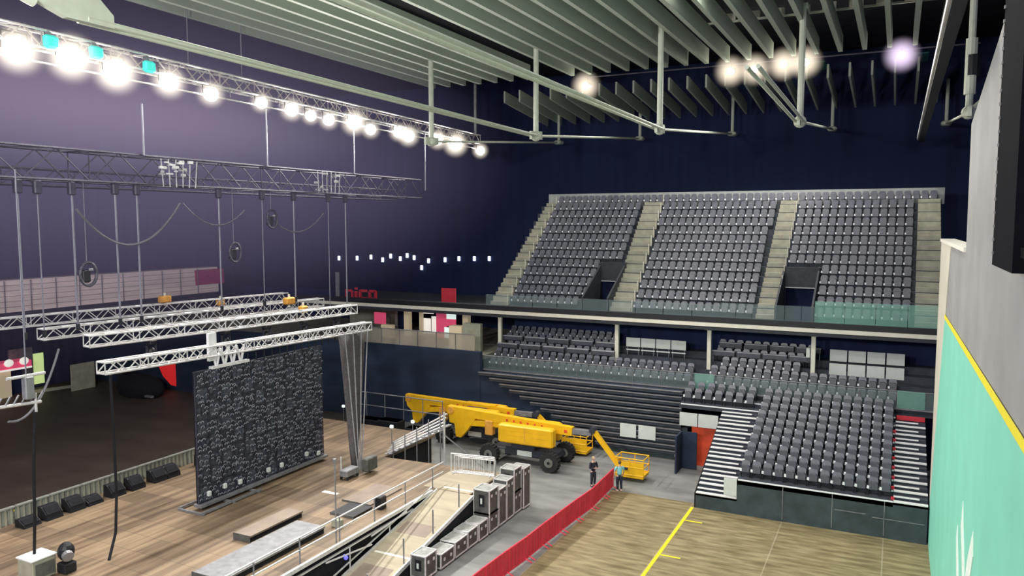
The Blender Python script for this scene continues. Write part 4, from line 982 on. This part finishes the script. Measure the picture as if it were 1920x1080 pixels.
# ---------------------------------------------------------------- boom lifts
def wheel(o, x, y, r):
    w_ = MB(); n = 20
    w_.bar((x, y-.22, r), (x, y+.22, r), r*.96, n)
    for k in range(n):
        a = 2*PI*k/n; c, s = math.cos(a), math.sin(a)
        w_.beam((x+c*r*.97, y-.2, r+s*r*.97), (x+c*r*.97, y+.2, r+s*r*.97), .1, .06)
    t = w_.build('wheel', M['rubber'], o)
    MB().bar((x, y-.26, r), (x, y+.26, r), r*.45, 14).build('hub', M['hub'], t)
    MB().bar((x, y-.29, r), (x, y+.29, r), r*.15, 8).build('hub_cap', M['black'], t)
def boom_lift(X, Y, label, boomY, bl, br_, zl, zr, ext, jib, bx, turret, bask_z, nearY, farY):
    o = thing('boom_lift', (X, Y, 0), label, 'boom lift')
    for dx in (-2.05, 2.05):
        for y in (nearY, farY): wheel(o, X+dx, y, .62)
    ch = MB().cbox((X, Y, .78), (4.3, 1.5, .46), .08).cbox((X, Y, 1.12), (1.6, 1.5, .36), .05)
    for dx in (-2.05, 2.05): ch.bar((X+dx, nearY+.1, .62), (X+dx, farY-.1, .62), .13, 8)
    ch.build('chassis', M['chassis'], o)
    MB().box(X-.35, X+.65, Y-.80, Y-.76, .62, .95).build('side_plate', M['white'], o)
    MB().box(X-1.75, X-1.2, Y-.80, Y-.76, .62, .88).build('side_plate', M['hub'], o)
    tb = MB().cbox((X+turret, Y-.9, 2.0), (3.7, .62, 1.15), .09); tb.build('engine_cover', M['yellow'], o)
    tb = MB().cbox((X+turret, Y+.75, 2.0), (3.2, .6, 1.1), .09); tb.build('engine_cover', M['yellow'], o)
    sm = MB().box(X+turret-.02, X+turret+.02, Y-1.22, Y-1.2, 1.5, 2.5)
    for k in range(3): sm.box(X+turret-1.4, X+turret+1.4, Y-1.22, Y-1.205, 1.65+k*.3, 1.66+k*.3)
    sm.build('cover_seam', M['orange'], o)
    MB().cbox((X-.2, boomY, 1.85), (1.6, .7, 1.1), .06).build('turntable', M['chassis'], o)
    # lower riser (folded arms)
    MB().beam((bl+1.3, boomY, zl-.75), (X+1.2, boomY, 2.45), .34, .36).build('riser_arm', M['yellow'], o)
    MB().poly([(bl+.0, boomY-.2, zl+.15), (bl+1.2, boomY-.2, zl+.2), (bl+2.1, boomY-.2, zl-.4), (bl+1.5, boomY-.2, zl-1.2), (bl+1.0, boomY-.2, zl-1.75), (bl+.65, boomY-.2, zl-1.7), (bl+.55, boomY-.2, zl-.9), (bl+.15, boomY-.2, zl-.55)], (0, .4, 0)).build('knuckle', M['yellow'], o)
    MB().cbox((bl+3.1, boomY-.05, zl-.85), (.55, .45, .95), .05).build('control_box', M['orange'], o)
    MB().beam((bl, boomY, zl), (br_, boomY, zr), .42, .52).build('main_boom', M['yellow'], o)
    MB().beam((br_-.1, boomY, zr), (ext, boomY, zr+.02), .26, .30).build('boom_extension', M['greysteel'], o)
    for k in range(7): pass
    dk = MB()
    for k in range(6):
        t = .50+.055*k; x = bl+(br_-bl)*t; z = zl+(zr-zl)*t
        dk.box(x-.07, x+.06, boomY-.222, boomY-.212, z-.06, z+.09)
    dk.box(br_-.5, br_-.3, boomY-.222, boomY-.212, zr-.1, zr+.08)
    tag(dk.build('decal', M['doorred'], o), 'small dark red boom markings')
    MB().bar((bl+.3, boomY-.3, zl), (bl+.3, boomY+.3, zl), .22, 12).build('pivot', M['orange'], o)
    j0, j1 = jib
    MB().beam(j0, j1, .22, .26).build('jib', M['yellow'], o)
    MB().bar((j0[0], j0[1]-.2, j0[2]), (j0[0], j0[1]+.2, j0[2]), .2, 10).build('pivot', M['chassis'], o)
    # basket
    x, y = bx; z0 = bask_z; b = MB(); wx, wy = .85, .55
    for zz in (z0+.2, z0+.65, z0+1.15):
        b.tube([(x-wx, y-wy, zz), (x+wx, y-wy, zz), (x+wx, y+wy, zz), (x-wx, y+wy, zz), (x-wx, y-wy, zz)], .035, 6)
    for a in (-1, 0, 1):
        for c in (-1, 1): b.bar((x+a*wx, y+c*wy, z0+.15), (x+a*wx, y+c*wy, z0+1.15), .03, 6)
    b.build('basket_rail', M['yellow'], o)
    MB().cbox((x, y, z0+.1), (wx*2, wy*2, .16), .02).build('basket_floor', M['yellow'], o)
    MB().box(x-wx, x+wx, y-wy-.01, y-wy+.02, z0+.15, z0+.95).box(x-wx-.01, x-wx+.02, y-wy, y+wy, z0+.15, z0+.9).build('basket_panel', M['yellow'], o)
    MB().cbox((x-.2, y-wy-.03, z0+.55), (.25, .1, .16), .02).build('control_box', M['chassis'], o)
    MB().beam(j1, (x-.3, y+wy, z0+.5), .16, .2).build('basket_mount', M['greysteel'], o)
    return o
boom_lift(-20.3, 43.1, 'yellow boom lift in front, its jib lowered towards the two people', 43.2, -26.1, -17.3, 2.75, 2.32, -16.1, ((-16.0, 43.2, 2.55), (-14.35, 43.0, .75)), (-13.45, 42.9), .35, .22, 41.9, 44.3)
boom_lift(-25.2, 45.6, 'yellow boom lift behind the other, only its upper boom in clear view', 46.0, -31.3, -22.6, 2.45, 2.25, -21.3, ((-21.0, 46.0, 2.35), (-19.5, 46.1, .95)), (-18.2, 46.2), .2, .15, 44.5, 46.6)

# ---------------------------------------------------------------- red fence
pts = [(-13.95, 41.0), (-13.9, 39.2), (-13.85, 37.3), (-14.0, 35.5), (-14.1, 33.7), (-14.2, 31.9), (-14.25, 30.2), (-14.4, 28.3), (-14.5, 26.4), (-14.55, 24.6)]
for i, ((xa, ya), (xb, yb)) in enumerate(zip(pts, pts[1:])):
    o = thing('red_barrier', ((xa+xb)/2, (ya+yb)/2, 0), f'red crowd control barrier in the long row, {ORD[i]} from the two people', 'barrier', 'row of red barriers')
    f = MB(); a = Vector((xa, ya-.03, .12)); b = Vector((xb, yb+.03, .12)); u = Vector((0, 0, .98))
    f.tube([a, a+u, b+u, b, a], .04, 6); f.build('frame', M['red'], o)
    MB().poly([a+Vector((.0, 0, .02)), b+Vector((0, 0, .02)), b+u*.97, a+u*.97], (.02, 0, 0)).build('infill', M['red'], o)
    r = MB(); d = b-a
    for k in range(1, 6): r.bar(a+d*k/6+Vector((.03, 0, 0)), a+d*k/6+u+Vector((.03, 0, 0)), .02, 5)
    r.build('rib', M['red'], o)
    for c in (a+d*.08, a+d*.92):
        MB().tube([c+Vector((-.3, 0, -.09)), c+Vector((0, 0, .05)), c+Vector((.35, 0, -.09))], .03, 5).build('foot', M['red'], o)

# ---------------------------------------------------------------- people
def skin_mesh(chains):
    verts = []; edges = []; rad = []; roots = []
    for ch in chains:
        if isinstance(ch, tuple): base, ch = ch; prev = base
        else: prev = None
        for k, (p, r) in enumerate(ch):
            verts.append(p); rad.append(r); i = len(verts)-1
            if prev is not None: edges.append((prev, i))
            else: roots.append(i)
            prev = i
    me = bpy.data.meshes.new('figure'); me.from_pydata(verts, edges, [])
    o = bpy.data.objects.new('figure', me); C.objects.link(o)
    o.modifiers.new('Skin', 'SKIN'); me.skin_vertices or None
    sv = me.skin_vertices[0].data if me.skin_vertices else None
    if sv is None:
        bpy.context.view_layer.objects.active = o
    for i, r in enumerate(rad): sv[i].radius = (r, r) if not isinstance(r, tuple) else r
    for i in roots: sv[i].use_root = True
    ss = o.modifiers.new('Sub', 'SUBSURF'); ss.levels = 1; ss.render_levels = 1
    dg = bpy.context.evaluated_depsgraph_get(); dg.update()
    out = bpy.data.meshes.new_from_object(o.evaluated_get(dg))
    bpy.data.objects.remove(o, do_unlink=True)
    return out
def add_me(mb, me):
    mb.raw([v.co.copy() for v in me.vertices], [tuple(p.vertices) for p in me.polygons])
def person(loc, rot, label, top, legs, shoes, hair, sleeve_long, hold):
    o = thing('person', loc, label, 'person'); L0 = Vector(loc)
    Rz = Matrix.Rotation(rot, 4, 'Z')
    def place(mb):
        mb.v = [(Rz @ v)+L0 for v in mb.v]; return mb
    # local: facing -Y, 1.75 m tall
    body = MB()
    elL, elR = (.27, -.04, 1.10), (-.27, -.02, 1.10)
    if hold: haL, haR = (.12, -.30, 1.14), (-.12, -.30, 1.16)
    else: haL, haR = (.29, -.08, .84), (-.26, -.16, .86)
    chains = [[((0, 0, .95), (.15, .10)), ((0, 0, 1.12), (.13, .095)), ((0, 0, 1.32), (.16, .10)), ((0, .01, 1.44), (.08, .07)), ((0, 0, 1.53), .055)]]
    for s, kn in ((1, -.02), (-1, .02)):
        chains.append([((s*.09, 0, .95), .10), ((s*.10, kn-.02, .50), .068), ((s*.11, .02, .10), .045), ((s*.12, -.10, .04), .04)])
    for s, el, ha in ((1, elL, haL), (-1, elR, haR)):
        chains.append([((s*.10, 0, 1.40), .06), ((s*.20, 0, 1.38), .058), (el, .045), (ha, .030)])
        e = Vector(ha)+(Vector(ha)-Vector(el)).normalized()*.07
        chains.append([(ha, .03), (tuple(e), (.036, .02))])
        d = (e-Vector(ha)).normalized(); side = d.cross(Vector((0, 1, 0))).normalized() if abs(d.y) < .9 else Vector((1, 0, 0))
        for k, fl in enumerate((.065, .075, .072, .055)):
            b0 = e-d*.02+side*(.024-.016*k)
            curl = Vector((0, -1, 0)) if not hold else Vector((-s, 0, .3)).normalized()
            chains.append([(tuple(b0), .009), (tuple(b0+d*fl*.55), .008), (tuple(b0+d*fl*.8+curl*fl*.35), .007)])
        b0 = Vector(ha)+d*.02+side*.02
        chains.append([(tuple(b0), .010), (tuple(b0+d*.03+side*.035), .009), (tuple(b0+d*.055+side*.04), .008)])
    add_me(body, skin_mesh(chains))
    # head with nose, ears, chin
    n, m = 18, 14; hv = []; hf = []
    for j in range(m+1):
        th = PI*j/m
        for i in range(n):
            ph = 2*PI*i/n; x = .078*math.sin(th)*math.cos(ph); y = .098*math.sin(th)*math.sin(ph); z = .118*math.cos(th)
            if z < -.02: x *= 1+z*2.2; y = y*(1+z*1.2)
            front = max(0, -math.sin(ph))*math.sin(th)
            if front > .93 and -.05 < z < .03: y -= .022
            if front > .8 and -.085 < z < -.06: y -= .006
            if abs(math.cos(ph)) > .97 and -.03 < z < .035: x *= 1.16
            hv.append((x, y-.01, z+1.635))
    for j in range(m):
        for i in range(n): hf.append((j*n+i, (j+1)*n+i, (j+1)*n+(i+1) % n, j*n+(i+1) % n))
    body.raw(hv, hf)
    place(body).build('body', M['skin'], o, True)
    fc = MB()
    for s in (-1, 1): fc.ball((s*.030, -.096, 1.648), .010, 6, 4)
    fc.box(-.022, .022, -.098, -.088, 1.568, 1.575)
    place(fc).build('face_features', M['hair2'], o)
    h = MB(); hv2 = []
    for (x, y, z) in hv: hv2.append((x*1.10, (y+.01)*1.10+.002, (z-1.635)*1.09+1.64))
    keep = [f for f in hf if all((hv2[i][2] > 1.685 or (hv2[i][1] > .0 and hv2[i][2] > 1.58)) for i in f)]
    h.raw(hv2, keep); place(h).build('hair', hair, o, True)
    # clothing
    tp = MB(); ch = [[((0, 0, .90), (.168, .125)), ((0, 0, 1.10), (.155, .115)), ((0, 0, 1.32), (.180, .12)), ((0, .01, 1.45), (.09, .085))]]
    for s, el, ha in ((1, elL, haL), (-1, elR, haR)):
        end = Vector(el).lerp(Vector(ha), .9 if sleeve_long else .0)
        c = [((s*.12, 0, 1.40), .075), ((s*.205, 0, 1.38), .074)]
        c += [(el, .062), (tuple(end), .047)] if sleeve_long else [(tuple(Vector((s*.205, 0, 1.38)).lerp(Vector(el), .75)), .062)]
        ch.append(c)
    add_me(tp, skin_mesh(ch)); place(tp).build('jacket' if sleeve_long else 'shirt', top, o, True)
    tr_ = MB(); ch = [[((0, 0, .98), (.155, .115)), ((0, 0, .88), (.15, .115))]]
    for s, kn in ((1, -.02), (-1, .02)):
        ch.append([((s*.085, 0, .92), .115), ((s*.10, kn-.02, .50), .088), ((s*.11, .02, .11), .068)])
    add_me(tr_, skin_mesh(ch)); place(tr_).build('trousers', legs, o, True)
    sh = MB()
    for s in (-1, 1): sh.cbox((s*.115, -.05, .045), (.10, .28, .09), .03)
    for q in (sh,): place(q).build('shoes', shoes, o)
    return o
person((-15.04, 40.69, 0), math.radians(60), 'person in dark jacket and trousers, holding something at chest height, left of the red barriers', M['jacket'], M['trouser'], M['shoed'], M['hair'], True, True)
person((-13.45, 40.6, 0), math.radians(-140), 'person in light blue top and dark trousers at the end of the red barriers', M['cyan'], M['trouser'], M['shoe'], M['hair2'], False, False)

# ---------------------------------------------------------------- left side of the hall
LS = thing('left_tribune', (-60, 30, 8), 'pale pinkish closed tribune high along the left side of the hall', 'grandstand')
for k in range(6):
    MB().box(-62.5+.2*k, -60-.22*k if False else -60.0-.02*k, 6, 55.6, 8.2+.41*k, 8.2+.41*k+.38).build('board', M['palestand'], LS)
MB().box(-62.5, -60.2, 6, 55.6, 7.9, 10.6).build('core', M['fascia'], LS)
gp = MB()
for i in range(24): gp.box(-59.96, -59.92, 7+i*2.0, 7.06+i*2.0, 8.2, 10.6)
gp.build('board_joint', M['greysteel'], LS)
MB().box(-62.5, -59.8, 6, 55.8, 7.7, 7.95).build('balcony_edge', M['dimsteel'], LS)
single('red_block', MB().cbox((-60.8, 54.6, 9.7), (1.6, 3.6, 1.5), .06), M['pink'], 'magenta red block at the right end of the pale tribune', 'block')
# lit doorway and booths along the left wall
struct('door_2', MB().box(-69.98, -69.9, 42.6, 44.0, 0.3, 3.1), M['limedoor'], 'lime lit doorway in the left wall')
single('grey_hoarding', MB().box(-69.9, -69.7, 40.8, 42.9, 0, 3.8), M['greysteel'], 'dull grey hoarding left of the lime lit doorway', 'panel')
bo = thing('snack_booth', (-68.6, 39.6, 0), 'booth with red and white lit canopy at the left edge', 'booth')
MB().box(-69.3, -67.8, 37.2, 41.6, 2.45, 3.0).build('canopy', M['litpink'], bo)
MB().box(-67.85, -67.75, 37.2, 41.6, 2.3, 2.45).build('canopy_edge', M['warmwhite'], bo)
for y in (38.4, 39.6, 40.9): MB().ball((-67.7, y, 3.0), .34, 10, 6, (.5, 1.2, 1)).build('sign_lamp', M['warmwhite'], bo)
MB().box(-69, -68, 38.8, 39.9, 0, 2.4).build('counter', M['litcream'], bo)
MB().box(-69, -68.1, 37.0, 37.6, 0, 2.4).build('side_post', M['litcream'], bo)
MB().box(-69.2, -68.9, 37.2, 41.4, 0, 2.4).build('back_panel', M['navy'], bo)
single('beige_board', MB().cbox((-65.3, 44.6, 1.2), (.12, 2.3, 2.4), .03), M['step'], 'square beige board standing by the dark left wall', 'board')
hp = thing('draped_equipment', (-58, 45.2, 0), 'heap of black draped equipment on the dark floor behind the video wall', 'equipment')
MB().ball((-58.5, 45.2, .7), 1.0, 14, 8, (2.6, 1.4, 1.2)).build('drape', M['blackfab'], hp, True)
MB().cbox((-60.2, 45.4, .95), (1.8, 1.2, 1.9), .15).build('case', M['black'], hp)
MB().cbox((-56.3, 44.3, .3), (.9, .3, .2), .05).build('rail', M['greysteel'], hp)
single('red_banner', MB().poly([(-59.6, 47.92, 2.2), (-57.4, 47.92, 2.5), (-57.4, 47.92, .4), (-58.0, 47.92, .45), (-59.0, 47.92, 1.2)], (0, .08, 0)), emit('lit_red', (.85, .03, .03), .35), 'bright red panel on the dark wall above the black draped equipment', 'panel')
# hanging lighting ladder close on the left with its cables
LD = thing('lighting_ladder', (-28.4, 17.2, 8.0), 'small hanging silver lighting ladder at the left edge', 'lighting frame')
MB().bar((-28.4, 16.5, 9.4), (-28.4, 17.9, 9.4), .06, 6).build('top_bar', M['steel'], LD)
MB().bar((-28.4, 15.9, 8.45), (-28.4, 17.7, 8.35), .06, 6).build('bottom_bar', M['steel'], LD)
MB().cbox((-28.4, 17.25, 8.95), (.28, .34, .85), .04).build('motor', M['greysteel'], LD)
lb = MB()
for k in range(6): lb.bar((-28.4, 16.1+k*.3, 8.45), (-28.4, 16.3+k*.3, 8.75), .035, 5)
lb.build('rungs', M['greysteel'], LD)
MB().bar((-28.4, 17.5, 8.7), (-28.4, 17.5, 8.0), .05, 6).build('hook', M['steel'], LD)
MB().bar((-28.4, 17.2, 9.4), (-28.4, 17.2, 16.9), .025, 5).build('chain', M['wire'], LD)
single('hanging_cable', MB().tube([(-28.4, 17.45, 8.0), (-28.4, 17.3, 6), (-28.42, 17.25, 4), (-28.5, 17.2, 2.4), (-28.6, 17.1, 1.82)], .055), M['blackfab'], 'black cable dropping from the lighting ladder to the stage', 'cable')
single('hanging_cable', MB().tube([(-28.3, 20.5, 8.85), (-28.25, 20.5, 6.5), (-28.1, 20.4, 4), (-27.7, 20.0, 2.6), (-27.2, 19.3, 1.83)], .055), M['blackfab'], 'black cable dropping from the near end of the video wall truss', 'cable')
single('hanging_cable', MB().tube(sag((-33.2, 21.6, 9.4), (-31.0, 18.0, 7.2), .9), .05), M['cable'], 'grey cable curving down from the second low truss', 'cable')
# equipment at the bottom left
rk = thing('equipment_rack', (-28.3, 17.4, 1.8), 'pale topped equipment rack at the bottom left of the stage', 'rack')
MB().cbox((-28.35, 17.2, 2.2), (.9, .9, .75), .03).build('body', M['step'], rk); MB().cbox((-28.35, 17.2, 2.62), (.96, .98, .06), .01).build('lid', M['edge'], rk)
MB().box(-27.88, -27.86, 16.85, 17.55, 1.95, 2.45).build('front_panel', M['case'], rk)
sp2 = thing('black_speaker', (-27.6, 17.9, 1.8), 'black lamp head standing beside the pale topped rack', 'lamp')
MB().cbox((-27.75, 17.95, 2.0), (.5, .5, .4), .04).build('base', M['black'], sp2); MB().ball((-27.75, 17.95, 2.6), .3, 12, 8, (1, 1, 1.2)).build('head', M['black'], sp2); MB().bar((-27.55, 17.85, 2.55), (-27.4, 17.8, 2.5), .2, 12).build('lens', M['greysteel'], sp2)

# ---------------------------------------------------------------- house lights and added fill
for (x, y, p) in ((-2.0, 28, 6500), (-8.5, 36, 6500), (-15.5, 30, 5200), (-13, 12, 5200), (-24, 24, 5200), (-8, 54.8, 4500), (-20.5, 54.8, 2200), (-1, 54.9, 1300)):
    lamp_and_fill_light((x, y, 27.2 if y < 50 else 25), (x, y-4 if y > 50 else y, 0), p, (1, .96, .88), 'SPOT', .4, 165)
# unseen fill spots added behind the viewpoint to brighten baffles, seats and walls
for (x, y, z, tx, ty, tz, p) in ((-7, -4, 18, -14, 50, 12, 10500), (-16, -3, 19, -24, 40, 16, 15500), (-30, -2, 20, -45, 50, 12, 8000)):
    lamp_and_fill_light((x, y, z), (tx, ty, tz), p, (1, .97, .92), 'SPOT', .8, 120)
